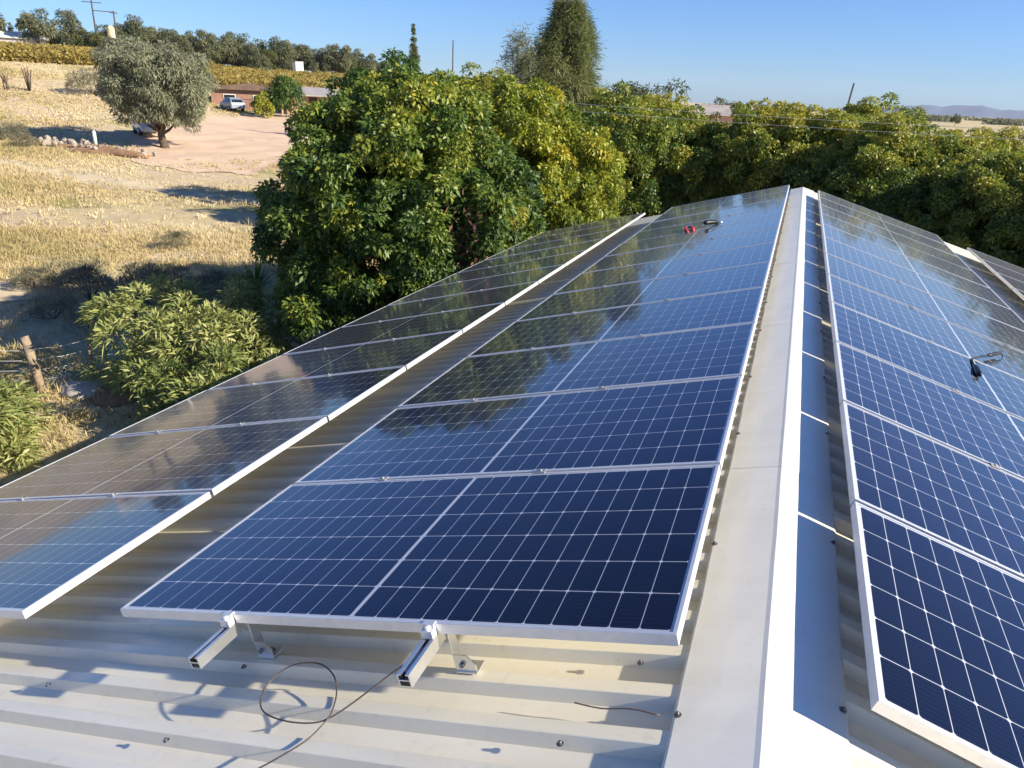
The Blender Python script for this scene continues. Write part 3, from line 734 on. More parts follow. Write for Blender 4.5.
# -- spiky yucca
mb = MB(); rg = random.Random(3)
y_ = empty('yucca_plant', (-12.3, 13.2, 0)); tag(y_, 'spiky yucca rosette of stiff leaves left of the big leafy tree', 'yucca')
for i in range(70):
    a = rg.uniform(0, 6.28); e = rg.uniform(.05, 1.4); L_ = rg.uniform(.7, 1.0)
    d_ = Vector((math.cos(a) * math.cos(e), math.sin(a) * math.cos(e), math.sin(e))); s_ = Vector((-math.sin(a), math.cos(a), 0)) * .022
    b_ = Vector((0, 0, .55)); mid = b_ + d_ * L_ * .5; tip = b_ + d_ * L_ - Vector((0, 0, .08))
    mb.add([b_ - s_ * .6, b_ + s_ * .6, mid + s_, tip, mid - s_], [(0, 1, 2, 4), (4, 2, 3)])
me = mb.mesh('rosette'); at = me.attributes.new('tint', 'FLOAT', 'FACE')
for d_ in at.data: d_.value = rg.uniform(.3, .8)
link('rosette', me, LEAF['green'], y_)
mb = MB(); mb.tube([(0, 0, -.05), (0, 0, .3), (0, 0, .6)], [.11, .1, .09], 8); mb.build('stem', M['bark'], y_)

# -- grey acacia in the yard
cm, C_ = make_crown('crown', 41, (0, -.1, 4.75), (3.75, 3.75, 3.1), 340, 150, .30, LEAF['grey'], cl_r=(.45, .9), tint0=.58, droop=.3, wr=.26, lo=-.85, hang=.35, lump=.15, inner=.3, tint_cl=.13, tint_lf=.16)
tm = make_trunk(41, 1.7, (.2, 0, 4.6), .42, C_, 30, bend=.3)
tree('acacia_tree', (-44.12, 42.45, gz(-44.12, 42.45)), 'round grey green tree with a thick trunk standing in the dirt yard', 'tree', None, cm, tm, sc=.94)

# -- tall casuarina and its companions behind the hedge
def pos_az(r, az): return (.085 - r * math.sin(R_(az)), -1.59 + r * math.cos(R_(az)))
rng = np.random.default_rng(51); cl = []
for i in range(470):
    h = rng.uniform(.06, 1.0) ** .9; rmax = 3.7 * (1 - .84 * h ** 1.6) * (.72 + .5 * rng.random()); a = rng.uniform(0, 6.28)
    rad_ = rmax * math.sqrt(rng.uniform(.25, 1)); cl.append((rad_ * math.cos(a) + .3 * math.sin(9 * h), rad_ * math.sin(a), 1.2 + 10.9 * h))
cl = np.array(cl); per = 120; ci = np.repeat(np.arange(len(cl)), per); n = len(ci)
off = rng.normal(0, 1, (n, 3)) * np.array([.22, .22, .42]); pos = cl[ci] + off
out = cl[ci].copy(); out[:, 2] = 0; out /= np.maximum(np.linalg.norm(out, axis=1, keepdims=True), .2)
dirs = out * .35 + unit(rng, n) * .45; dirs[:, 2] += .35 + .4 * rng.normal(size=n)
ct = .5 + rng.normal(0, .17, len(cl))
Ls = rng.uniform(.3, .6, n)
me = leaf_mesh('crown', pos, dirs, out + unit(rng, n) * .6, Ls, Ls * .055, ct[ci] + rng.normal(0, .13, n), .25); me.materials.append(LEAF['casu'])
tm = make_trunk(51, 2.0, (0, 0, 11.2), .26, cl, 60)
x, y = pos_az(80, 17.2); tree('casuarina_tree', (x, y, gz(x, y)), 'tall dark casuarina rising above the hedge against the sky', 'tree', None, me, tm, sc=(1.42, 1.42, 1.12))
cl2 = cl[rng.choice(len(cl), 90, replace=False)] * np.array([.55, .55, .72]); ci = np.repeat(np.arange(90), 60); n = len(ci)
pos = cl2[ci] + rng.normal(0, 1, (n, 3)) * np.array([.22, .22, .32]); dirs = unit(rng, n) * .6; dirs[:, 2] += .3
me = leaf_mesh('crown', pos, dirs, unit(rng, n), rng.uniform(.3, .55, n), np.full(n, .02), .45 + rng.normal(0, .2, n), .2); me.materials.append(LEAF['grey'])
tm = make_trunk(52, 1.6, (0, 0, 8.4), .15, cl2, 30)
x, y = pos_az(48, 20.6); tree('casuarina_tree', (x, y, gz(x, y)), 'thin see-through grey casuarina left of the tall one', 'tree', None, me, tm)
def mid_tree(seed, r, az, rad, h, mat, label, leaf=.3, ncl=90, per=110, tint=.5, wr=.2, name='acacia_tree', lo=-.8, cl_r=(.4, .85)):
    cm, C_ = make_crown('crown', seed, (0, 0, h - rad[2]), rad, ncl, per, leaf, LEAF[mat], cl_r=cl_r, tint0=tint, droop=.35, wr=wr, lo=lo, hang=.4, inner=.3)
    tm = make_trunk(seed, h * .25, (0, 0, h - rad[2] * .7), max(.09, h * .022), C_, 16)
    x, y = pos_az(r, az); return tree(name, (x, y, gz(x, y)), label, 'tree', None, cm, tm)
mid_tree(61, 34, 17.6, (2.2, 2.2, 2.6), 6.6, 'olive', 'feathery olive tree in front of the tall casuarina')
mid_tree(62, 36, 13.0, (2.3, 2.3, 2.4), 6.1, 'olive', 'feathery olive tree right of the tall casuarina', tint=.42)
mid_tree(63, 40, 9.3, (2.0, 2.0, 2.2), 5.6, 'olive', 'low grey olive tree sinking towards the hedge', tint=.35)
mid_tree(64, 36, 30.5, (2.2, 2.2, 2.4), 6.4, 'green', 'round green tree behind the big leafy tree, left side', leaf=.25, wr=.35, tint=.45, name='round_tree', cl_r=(.3, .55), ncl=150)
mid_tree(65, 30, 25.5, (2.0, 2.0, 2.4), 6.1, 'yellow', 'yellow green tree top showing over the big leafy tree', leaf=.22, wr=.35, tint=.5, name='round_tree', cl_r=(.35, .6))
cl3 = cl[::3] * np.array([.62, .62, .82]); cl3[:, :2] *= np.clip(1.15 - .112 * cl3[:, 2:3], .04, 2); ci = np.repeat(np.arange(len(cl3)), 26); n = len(ci)
pos = cl3[ci] + rng.normal(0, .16, (n, 3)) * np.clip(1.3 - .11 * cl3[ci][:, 2:3], .15, 1); dirs = unit(rng, n); dirs[:, 2] += .3
me = leaf_mesh('crown', pos, dirs, unit(rng, n), np.full(n, .42) * np.clip(1.4 - .1 * cl3[ci][:, 2], .4, 1), np.full(n, .035), .5 + rng.normal(0, .2, n), .2); me.materials.append(LEAF['casu'])
tm = make_trunk(53, 1.6, (0, 0, 9), .18, cl3, 20)
x, y = pos_az(68, 28.0); tree('conifer_tree', (x, y, gz(x, y)), 'narrow conifer tip poking above the big leafy tree', 'tree', None, me, tm)

# -- trees along the hill crest: four kinds, copied
kinds = []
for sd_, rad, h, mt_, lf, ti in ((71, (2.6, 2.6, 2.6), 6.6, 'hill', .55, .5), (72, (2.0, 2.0, 3.2), 7.4, 'hill', .5, .42), (73, (2.9, 2.9, 2.1), 5.4, 'olive', .5, .42), (74, (1.4, 1.4, 3.4), 7.6, 'hill', .5, .35)):
    cm, C_ = make_crown('crown', sd_, (0, 0, h - rad[2]), rad, 60, 46, lf, LEAF[mt_], cl_r=(.5, 1.0), tint0=ti, droop=.3, wr=.36, lo=-.8, hang=.3, inner=.3)
    kinds.append((cm, make_trunk(sd_, h * .25, (0, 0, h - rad[2] * .8), .16, C_, 12)))
rg = random.Random(77)
klab = ['broad dark tree in the belt along the hill crest', 'upright dark tree in the belt along the hill crest', 'low spreading olive tree in the belt along the hill crest', 'slim dark tree in the belt along the hill crest']
az = 29.0
while az < 47.6:
    r = rg.uniform(205, 232) + (12 if az < 36 else 0); k = rg.choice([0, 0, 1, 1, 2, 3, 3]); x, y = pos_az(r, az)
    s_ = rg.uniform(.6, 1.2) * (1.0 if az > 36 else .95)
    tree('hill_tree', (x, y, gz(x, y)), klab[k], 'tree', 'tree belt on the hill crest', *kinds[k], rg.uniform(0, 6), s_)
    az += rg.uniform(.13, .30)
for (az, r, k, s_, lab) in ((51.4, 200, 0, 1.25, 'bushy tree standing alone left of the power poles'), (49.7, 205, 1, 1.22, 'brownish bushy tree just left of the power poles'), (54.0, 205, 0, 1.45, 'dark tree at the top left corner beside the white roof'),
                            (50.6, 208, 2, .9, 'low bush between the two trees left of the power poles'), (48.9, 198, 2, .85, 'low olive tree under the power poles'), (48.2, 196, 2, .8, 'low olive tree right under the twin poles')):
    x, y = pos_az(r, az); tree('hill_tree', (x, y, gz(x, y)), lab, 'tree', 'trees left on the hill', *kinds[k], rg.uniform(0, 6), s_)
for (az, r, k, s_, lab) in ((5.6, 150, 0, .95, 'far dark tree behind the white roof, left one'), (4.4, 170, 2, 1.0, 'far spreading tree just right of the white roof'), (9.0, 160, 2, .95, 'far olive tree left of the white roof'), (1.9, 190, 0, .95, 'far tree on the plain left of the leaning pole'),
                            (.4, 210, 1, .85, 'slim far tree on the plain beside the leaning pole'), (-3.6, 330, 0, 1.0, 'tiny far tree on the plain right of the leaning pole'), (-6.0, 420, 2, 1.0, 'tiny low tree far out on the right plain'), (-9, 460, 0, .9, 'tiny round tree far out on the right plain'), (3.0, 240, 2, 1.0, 'far low tree on the plain between white roof and pole')):
    x, y = pos_az(r, az); tree('plain_tree', (x, y, 0), lab, 'tree', 'scattered trees on the far plain', *kinds[k], rg.uniform(0, 6), s_)

# -- vineyard on the slope, reads as one mass
def vines(name, polys, label, seed):
    rng = np.random.default_rng(seed); P_ = []
    for (a0, a1, r0, r1, dr) in polys:
        r = r0
        while r < r1:
            for az in np.arange(a0, a1, .11):
                x, y = pos_az(r + rng.normal(0, .25), az + rng.normal(0, .03)); P_.append((x, y, gz(x, y)))
            r += dr
    P_ = np.array(P_); per = 26; ci = np.repeat(np.arange(len(P_)), per); n = len(ci)
    pos = P_[ci] + rng.normal(0, 1, (n, 3)) * np.array([.3, .3, .3]); pos[:, 2] = P_[ci][:, 2] + .1 + (.75 + .7 * rng.random(len(P_)))[ci] * rng.random(n) ** .7
    d_ = unit(rng, n); d_[:, 2] -= .2
    ti = np.repeat(np.clip(.55 + rng.normal(0, .24, len(P_)), 0, 1), per) + rng.normal(0, .18, n)
    me = leaf_mesh(name, pos, d_, unit(rng, n) + np.array([0, 0, .6]), rng.uniform(.3, .5, n), rng.uniform(.09, .15, n), ti, .2); me.materials.append(LEAF['vine'])
    return tag(link(name, me, None), label, 'vineyard', None, 'stuff')
vines('vineyard', [(47.3, 56, 116, 182, 2.6)], 'yellow autumn vineyard on the slope behind the left field', 81)
vines('vineyard', [(31.5, 44.5, 128, 200, 2.7)], 'yellow autumn vineyard on the slope behind the farmhouse', 82)

# -- dry grass tufts over the field
def on_patch(x, y):
    """bare sandy places keep little grass"""
    return np.sin(x * .21 + 1.3 * np.sin(y * .13)) * np.sin(y * .24 - .6 + .8 * np.sin(x * .11))
rng = np.random.default_rng(91)
def tufts(n, r0, r1, a0, a1, hmin, hmax, nb, wd, seed):
    rng = np.random.default_rng(seed)
    r = np.sqrt(rng.uniform(r0 ** 2, r1 ** 2, n)); az = np.radians(rng.uniform(a0, a1, n))
    x = .085 - r * np.sin(az); y = -1.59 + r * np.cos(az)
    k = on_patch(x, y) + rng.normal(0, .35, n) > -.25
    k &= ~((x > -5.6) & (y < 14.6))
    # keep the yard and the track clear
    inyard = (r > 53 + rng.normal(0, 2, n)) & (r < 92 + rng.normal(0, 2, n)) & (np.degrees(az) < 48.8 - (r - 50) * .14 + rng.normal(0, .7, n)) & (np.degrees(az) > 32)
    tr = (np.abs(y - (28.2 + .12 * np.clip(-30 - x, 0, 40))) < .55) & (rng.random(n) < .85) & (x < -20) & (x > -60)
    sp = np.hypot((x + 20) / 2.4, (y - 10.9) / 1.0) < 1
    k &= ~inyard & ~tr & ~sp
    x, y = x[k], y[k]; z = terrain(x, y)
    hs = hmin + (hmax - hmin) * np.clip(.5 + .5 * np.sin(x * .33 + 2) * np.sin(y * .29) + rng.normal(0, .25, len(x)), 0, 1)
    ti = np.clip(.55 + .28 * np.sin(x * .17 + y * .23) + .25 * np.sin(y * .41 - x * .2) + rng.normal(0, .12, len(x)), 0, 1)
    ci = np.repeat(np.arange(len(x)), nb); m_ = len(ci)
    pos = np.stack([x[ci], y[ci], z[ci] - .02], 1) + np.concatenate([rng.normal(0, .10, (m_, 2)), np.zeros((m_, 1))], 1)
    d_ = np.concatenate([rng.normal(0, .42, (m_, 2)), np.ones((m_, 1))], 1)
    Ls = hs[ci] * rng.uniform(.6, 1.2, m_)
    return pos, d_, Ls, np.full(m_, wd) * rng.uniform(.7, 1.3, m_), ti[ci] + rng.normal(0, .12, m_)
parts = [tufts(12000, 12, 32, 36, 66, .14, .42, 12, .010, 1), tufts(17000, 32, 64, 30, 62, .12, .36, 9, .016, 2), tufts(14000, 64, 118, 40, 62, .14, .36, 7, .03, 3), tufts(1500, 12, 26, 28, 40, .2, .5, 10, .012, 4)]
pos, dd, Ls, Ws, ti = [np.concatenate([p[i] for p in parts]) for i in range(5)]
me = leaf_mesh('dry_grass', pos, dd, unit(rng, len(pos)), Ls, Ws, ti, .12); me.materials.append(M['grass'])
tag(link('dry_grass', me, None), 'dry straw coloured grass covering the open field', 'grass', None, 'stuff')

# -- low shrubs in the field
smes = []
for sd_ in (95, 96, 97):
    cm, C_ = make_crown('crown', sd_, (0, 0, .32), (.85, .85, .5), 40, 60, .16, LEAF['shrub'], cl_r=(.14, .3), tint0=.55, droop=.1, wr=.12, lo=-.3, hang=-.5, inner=.3)
    mb = MB(); rg2 = random.Random(sd_)
    for c in rg2.sample(list(map(tuple, C_)), 10): mb.tube([(0, 0, -.03), (c[0] * .5, c[1] * .5, c[2] * .6), c], [.014, .01, .004], 4)
    smes.append((cm, mb.mesh('stems')))
def shrub(x, y, v, s_, label, group=None):
    t = empty('field_shrub', (x, y, gz(x, y)), rg.uniform(0, 6)); t.scale = (s_, s_, s_); tag(t, label, 'shrub', group)
    link('stems', smes[v][1], M['bark'], t); link('crown', smes[v][0], None, t)
GL_ = 'low grey shrub among others in the shaded strip of the field'
for i, (x, y, s_) in enumerate(((-16.6, 11.9, 1.3), (-15.2, 12.8, 1.25), (-17.8, 12.6, 1.2), (-14.1, 13.6, 1.1), (-16.1, 13.4, 1.1), (-14.6, 11.4, 1.0), (-18.6, 11.9, .9), (-13.6, 12.3, 1.0), (-15.8, 10.2, .9), (-14.2, 9.8, .9))):
    shrub(x, y, i % 3, s_ * .72, GL_, 'low shrubs in the shaded strip')
shrub(-19.6, 17.9, 0, .62, 'lone tall weed like shrub in the sunny field left of the big tree')
shrub(-70.5, 59.9, 1, 2.6, 'green shrub alone in the field left of the grey tree')
shrub(-52.8, 37.2, 2, 1.35, 'dark shrub at the left edge beside the tree shadow')
shrub(-49.6, 35.6, 1, 1.0, 'brown shrub left of the rubble heap')
for (x, y, lab) in ((-74.6, 56.0, 'taller of two dark stalky plants in the upper left field'), (-76.0, 54.6, 'shorter of two dark stalky plants in the upper left field')):
    t = empty('stalky_plant', (x, y, gz(x, y))); tag(t, lab, 'plant', 'stalky plants in the upper field')
    mb = MB(); h = 2.3 if 'taller' in lab else 1.6
    for i in range(7): mb.tube([(rg.uniform(-.2, .2), rg.uniform(-.2, .2), 0), (rg.uniform(-.5, .5), rg.uniform(-.5, .5), h * rg.uniform(.7, 1))], [.07, .05], 5)
    mb.build('stalks', M['bark'], t)

# ------------------------------------------------------------------ field fence at the left
fn = empty('wire_fence', (-12.23, 7.05, 0)); tag(fn, 'old wire fence with leaning wooden posts left of the pale bush', 'fence')
FP = [(-13.6, 6.4), (-12.23, 7.05), (-11.95, 7.95), (-11.75, 8.95), (-11.4, 10.6)]
def fr(p, z): return (p[0] + 12.23, p[1] - 7.05, z)
for i, p in enumerate(FP):
    mb = MB(); b_ = fr(p, -.2)
    if i == 1: mb.tube([b_, (b_[0] - .05, b_[1] - .02, .45), (b_[0] - .13, b_[1] - .04, 1.05)], [.082, .08, .075], 10)
    elif i == 0: mb.tube([b_, (b_[0] + .02, b_[1], 1.1)], .075, 10)
    else: mb.tube([b_, (b_[0] - .03, b_[1] - .02, .95 - .05 * i)], .032 if i == 2 else .026, 7)
    o = mb.build('post', M['oldwood'], fn)
    if i == 1: o['label'] = 'thick leaning wooden corner post'
for h in (.22, .42, .62, .82):
    mb = MB()
    for i in range(len(FP) - 1):
        a, b = Vector(fr(FP[i], h)), Vector(fr(FP[i + 1], h * .96)); mb.tube([a, (a + b) / 2 - Vector((0, 0, .03)), b], .006, 4)
    mb.build('strand', M['wire'], fn)
mb = MB()
for i in range(1, len(FP) - 1):
    a, b = Vector(fr(FP[i], 0)), Vector(fr(FP[i + 1], 0)); n = int((b - a).length / .09)
    for j in range(n):
        p0 = a + (b - a) * j / n
        for dr in (1, -1):
            q0 = a + (b - a) * (j + dr * 4) / n if 0 <= j + dr * 4 <= n else None
            if q0 is not None: mb.tube([p0 + Vector((0, 0, .02)), q0 + Vector((0, 0, .40))], .0035, 3, cap=False)
mb.build('mesh_netting', M['wire'], fn)
def mound(name, loc, rad, h, mat, label, cat, seed):
    bm = bmesh.new(); bmesh.ops.create_icosphere(bm, subdivisions=4, radius=1); rg2 = random.Random(seed); ph = [rg2.uniform(0, 6) for _ in range(4)]
    for v in bm.verts:
        f = 1 + .18 * math.sin(4 * v.co.x + ph[0]) * math.sin(5 * v.co.y + ph[1]) + .06 * math.sin(13 * v.co.x + ph[2]) * math.sin(11 * v.co.y + ph[3])
        v.co = Vector((v.co.x * rad[0] * f, v.co.y * rad[1] * f, max(v.co.z, -.15) * h * f))
    me = bpy.data.meshes.new(name); bm.to_mesh(me); bm.free(); me.polygons.foreach_set('use_smooth', [True] * len(me.polygons))
    o = link(name, me, mat); o.location = loc; tag(o, label, cat); return o
mound('sand_heap', (-11.55, 7.35, .02), (.55, .36), .14, M['sand'], 'small heap of pale sand at the foot of the fence', 'sand heap', 1)
mound('soil_heap', (-10.95, 7.5, .01), (.6, .5), .12, M['soil'], 'low heap of orange soil beside the pale sand', 'soil heap', 2)
rub = []
def stone_mesh(seed):
    bm = bmesh.new(); bmesh.ops.create_icosphere(bm, subdivisions=2, radius=.5); rg2 = random.Random(seed)
    for v in bm.verts: v.co *= rg2.uniform(.75, 1.2)
    for v in bm.verts: v.co.z *= .7
    me = bpy.data.meshes.new('rubble_stone'); bm.to_mesh(me); bm.free(); me.materials.append(M['rubble']); return me
STN = [stone_mesh(i) for i in range(4)]
mound('rubble_bank', (-45.6, 37.4, gz(-45.6, 37.4)), (5.2, 1.1), .4, M['soil'], 'long low bank of brown earth under the white rubble', 'earth bank', 4)
for i in range(34):
    t = rg.uniform(-1, 1); x = -45.6 + t * 5.0; y = 37.4 + rg.uniform(-.9, .9) + t * .3
    o = link('rubble_stone', STN[i % 4], None); o.location = (x, y, gz(x, y) + .22 + .2 * (1 - abs(t))); o.rotation_euler = (rg.uniform(0, 6), rg.uniform(0, 6), 0); k = rg.uniform(.22, .55) * (1.3 if -.9 < t < -.1 else .8); o.scale = (k, k, k)
    tag(o, 'white broken stone in the rubble bank left of the grey tree', 'stone', 'white rubble stones')
mb = MB(); mb.tube([(0, 0, -.1), (0, 0, .9), (0, 0, 1.0)], [.12, .12, .05], 8)
o = mb.build('marker_post', M['whitepaint']); o.location = (-46.9, 38.9, gz(-46.9, 38.9) + .15); tag(o, 'short white marker post standing behind the rubble', 'post')

# ------------------------------------------------------------------ cars in the yard
M['carblue'] = simple('dull_blue_grey_paint', (.26, .31, .37), rough=.35, noise=.06)
def car(loc, rz, label, paint='carwhite'):
    c = empty('parked_car', loc, rz); tag(c, label, 'car', 'cars parked in the dirt yard')
    secs = [(-2.05, .35, .72, .78, .72), (-1.95, .3, .95, .8, .78), (-1.55, .28, 1.30, .82, .62), (-.9, .28, 1.45, .83, .58), (.1, .28, 1.45, .83, .58), (.85, .28, .98, .83, .76), (1.7, .3, .86, .8, .72), (2.05, .38, .68, .72, .66)]
    mb = MB(); vs = []; 
    for (x, zb, zt, wb, wt) in secs:
        zs = zb + (.82 - zb) * .9 if zt > 1.0 else zt - .1
        vs += [(x, -wb * .92, zb), (x, -wb, (zb + zs) / 2), (x, -wb * .98, zs), (x, -wt, zt), (x, wt, zt), (x, wb * .98, zs), (x, wb, (zb + zs) / 2), (x, wb * .92, zb)]
    fs = []; n = 8
    for i in range(len(secs) - 1):
        for j in range(n): fs.append((i * n + j, i * n + (j + 1) % n, (i + 1) * n + (j + 1) % n, (i + 1) * n + j))
    fs += [tuple(range(7, -1, -1)), tuple((len(secs) - 1) * n + j for j in range(n))]
    mb.add(vs, fs); mb.build('body', M[paint], c)
    mb = MB(); mb.add([(.82, -.66, 1.02), (.82, .66, 1.02), (.16, .53, 1.425), (.16, -.53, 1.425)], [(0, 1, 2, 3)]); mb.v = [(x + .02, y, z + .012) for x, y, z in mb.v]; mb.build('windscreen', M['darkglass'], c)
    mb = MB(); mb.add([(-1.93, -.66, .98), (-1.93, .66, .98), (-1.58, .56, 1.27), (-1.58, -.56, 1.27)], [(3, 2, 1, 0)]); mb.v = [(x - .02, y, z + .012) for x, y, z in mb.v]; mb.build('rear_window', M['darkglass'], c)
    for sg in (-1, 1):
        mb = MB(); mb.add([(-1.3, sg * .79, .95), (.62, sg * .79, .95), (.1, sg * .625, 1.37), (-.9, sg * .625, 1.37)], [(0, 1, 2, 3)]); mb.v = [(x, y + sg * .03, z) for x, y, z in mb.v]; mb.build('side_window', M['darkglass'], c)
        for x in (-1.3, 1.3):
            mb = MB(); mb.tube([(x, sg * .62, .31), (x, sg * .84, .31)], .31, 18); o = mb.build('wheel', M['tyre'], c)
            mb = MB(); mb.tube([(x, sg * .80, .31), (x, sg * .852, .31)], .18, 12); mb.build('rim', M['steel'], o)
        mb = MB(); mb.cbox((2.0, sg * .58 - .1, .6), (2.07, sg * .58 + .1, .7), .01); mb.build('headlight', M['steel'], c)
    return c
car((-49.6, 46.3, gz(-49.6, 46.3) + .12), R_(-35), 'white car parked in the shade behind the grey tree')
car((-62.2, 71.2, gz(-62.2, 71.2) + .1), R_(150), 'dull blue grey car parked in front of the farmhouse by the wall', 'carblue')

# ------------------------------------------------------------------ farmhouse
fc = pos_az(101, 37.2); FH = empty('farmhouse', (fc[0], fc[1], gz(*fc) - .1), R_(48)); tag(FH, 'long low brick farmhouse with a dull roof across the dirt yard', 'house')
# local x along the facade (+x = right in the photo), local -y faces the camera
FH.rotation_euler = (0, 0, R_(37.2))
mb = MB(); mb.box((-8.2, 0, 0), (0, 5, 2.5)); mb.build('wall', M['brick'], FH)
o = None
mb = MB(); mb.box((.02, -.6, 0), (7.6, 5, 2.35)); o = mb.build('wall', M['peach'], FH); o['label'] = 'peach plastered wing wall'
mb = MB(); mb.prism([(-8.7, 2.52), (-8.7, 2.68), (-4, 3.3), (.3, 2.75), (.3, 2.52)], -.5, 5.4); mb.build('roof', M['rust_roof'], FH)
mb = MB(); mb.add([(-.2, -2.4, 2.2), (8.2, -2.4, 2.15), (8.2, 5.4, 3.0), (-.2, 5.4, 3.1), (-.2, -2.4, 2.36), (8.2, -2.4, 2.30), (8.2, 5.4, 3.15), (-.2, 5.4, 3.25)],
                  [(0, 3, 2, 1), (4, 5, 6, 7), (0, 1, 5, 4), (1, 2, 6, 5), (2, 3, 7, 6), (3, 0, 4, 7)]); o = mb.build('roof', M['greyroof'], FH); o['label'] = 'pale grey lean-to roof'
for x in (-.05, 2.6, 5.2, 8.0):
    mb = MB(); mb.cbox((x - .1, -2.3, 0), (x + .1, -2.1, 2.24), .02); mb.build('veranda_post', M['peach'], FH)
mb = MB(); mb.box((1.0, -2.25, 0), (2.5, -2.12, 2.2)); mb.build('screen_wall', M['peach'], FH)
for (x0, x1, z0, z1) in ((-6.8, -5.4, 1.0, 2.0), (-3.4, -2.0, 1.0, 2.0)):
    mb = MB(); mb.box((x0, -.06, z0), (x1, -.002, z1)); o = mb.build('window', M['whitepaint'], FH)
    mb = MB(); mb.box((x0 + .08, -.075, z0 + .08), (x1 - .08, -.062, z1 - .08)); mb.build('pane', M['darkglass'], o)
mb = MB(); mb.box((-1.4, -.06, 0), (-.5, -.002, 2.05)); mb.build('door', M['bluepaint'], FH)
for (x0, x1) in ((3.2, 4.2), (5.6, 6.8)):
    mb = MB(); mb.box((x0, -.66, .05), (x1, -.602, 2.05)); mb.build('door', M['polewood'], FH)
# rail fence in front of the left wing
yf = empty('yard_railing', (fc[0], fc[1], gz(*fc) - .1), R_(37.2)); tag(yf, 'brown railing standing in front of the farmhouse wall', 'railing')
mb = MB()
for i in range(13): mb.box((-6.5 + i * .3, -3.04, 0), (-6.46 + i * .3, -3.0, 1.5))
mb.build('bars', M['rust_roof'], yf)
mb = MB(); mb.box((-6.6, -3.05, 1.5), (-2.8, -2.99, 1.58)); mb.box((-6.6, -3.05, .2), (-2.8, -3.042, .26)); mb.build('rail', M['rust_roof'], yf)
x, y = -58.3, 70.7
mb = MB(); mb.lathe([(.27, 0), (.29, .02), (.29, .28), (.305, .3), (.29, .32), (.29, .58), (.305, .6), (.29, .62), (.29, .86), (.27, .88)], 16)
o = mb.build('barrel', M['whitepaint']); o.location = (x, y, gz(x, y) + .12); tag(o, 'white barrel in the yard beside the yellow green bush', 'barrel')
mid_tree(101, 94, 37.0, (1.7, 1.7, 1.75), 4.3, 'green', 'round bright green tree in front of the farmhouse', leaf=.3, wr=.4, tint=.45, ncl=70, per=70, name='round_tree', lo=-.95)
x, y = pos_az(92, 38.5)
bush(102, (x, y, gz(x, y)), (1.1, 1.1, 1.5), 50, 50, .28, 'yellow green bush beside the round tree at the farmhouse', mat='yellow', tint=.7, wr=.4)
# small white pump house among the trees
x, y = pos_az(205, 36.0); ph = empty('pump_house', (x, y, gz(x, y)), R_(60)); ph.scale = (.62, .62, .62); tag(ph, 'small pale square tower among the trees on the hill crest', 'tower')
mb = MB(); mb.cbox((-1.6, -1.6, 0), (1.6, 1.6, 5.2), .05); mb.build('wall', M['whitepaint'], ph)
mb = MB(); mb.cbox((-1.8, -1.8, 5.2), (1.8, 1.8, 5.45), .05); mb.build('roof', M['greyroof'], ph)
mb = MB(); mb.box((1.602, -.4, .0), (1.66, .5, 2.0)); mb.build('door', M['polewood'], ph)
# white roof behind the top left vineyard
x, y = pos_az(200, 54.2); sh = empty('white_shed', (x, y, gz(x, y)), R_(54)); tag(sh, 'long shed with a white roof at the top left edge', 'shed')
mb = MB(); mb.box((-9, 0, 0), (11, 7, 2.4)); mb.build('wall', M['greyroof'], sh)
mb = MB(); mb.add([(-9.6, -.6, 2.42), (11.6, -.6, 2.42), (11.6, 7.6, 2.42), (-9.6, 7.6, 2.42), (-9.6, 3.5, 3.9), (11.6, 3.5, 3.9)], [(0, 1, 5, 4), (2, 3, 4, 5), (0, 4, 3), (1, 2, 5), (0, 3, 2, 1)]); mb.build('roof', M['whitepaint'], sh)
# far farm building with a white roof behind the hedge
x, y = pos_az(120, 6.2); sh = empty('plain_shed', (x, y, 0), R_(10)); tag(sh, 'farm building with a pale roof far behind the hedge', 'shed')
mb = MB(); mb.box((-3.4, 0, 0), (3.4, 6, 3.8)); mb.build('wall', M['peach'], sh)
mb = MB(); mb.add([(-3.9, -.5, 3.82), (3.9, -.5, 3.82), (3.9, 6.5, 3.82), (-3.9, 6.5, 3.82), (-2.6, 3, 5.3), (2.6, 3, 5.3)], [(0, 1, 5, 4), (2, 3, 4, 5), (0, 4, 3), (1, 2, 5), (0, 3, 2, 1)]); mb.build('roof', M['greyroof'], sh)
# tank on a stand
x, y = pos_az(190, 47.4); tk = empty('tank_stand', (x, y, gz(x, y))); tk.scale = (.72, .72, .9); tag(tk, 'yellow water tank on a stand below the power poles', 'water tank')
for sx in (-.7, .7):
    for sy in (-.7, .7): mb = MB(); mb.tube([(sx, sy, -.2), (sx * .85, sy * .85, 4.0)], .08, 6); mb.build('leg', M['polewood'], tk)
mb = MB(); mb.lathe([(1.0, 4.0), (1.05, 4.05), (1.05, 6.0), (.8, 6.4), (.3, 6.6)], 16); mb.build('tank', M['yellow'], tk)

# ------------------------------------------------------------------ poles and wires
def upole(name, loc, h, label, arms=(), lean=(0, 0), r=.14, rz=0.0, group=None):
    p = empty(name, loc, rz); tag(p, label, 'power pole', group)
    mb = MB(); mb.tube([(0, 0, -.3), (lean[0] * .5, lean[1] * .5, h * .5), (lean[0], lean[1], h)], [r, r * .9, r * .75], 9); mb.build('shaft', M['polewood'], p)
    for (z, a, b) in arms:
        f = z / h; mb = MB(); mb.cbox((a + lean[0] * f, -.09 + lean[1] * f - .14, z - .09), (b + lean[0] * f, .05 + lean[1] * f - .14, z + .09), .01); mb.build('crossarm', M['polewood'], p)
    return p
x, y = pos_az(200, 48.25); p1 = upole('power_pole', (x, y, gz(x, y)), 12.0, 'taller power pole with crossarms on the hill crest', ((10.6, -1.9, 1.9), (9.0, -.1, 4.2)), r=.2, rz=R_(48), group='power poles on the hill crest')
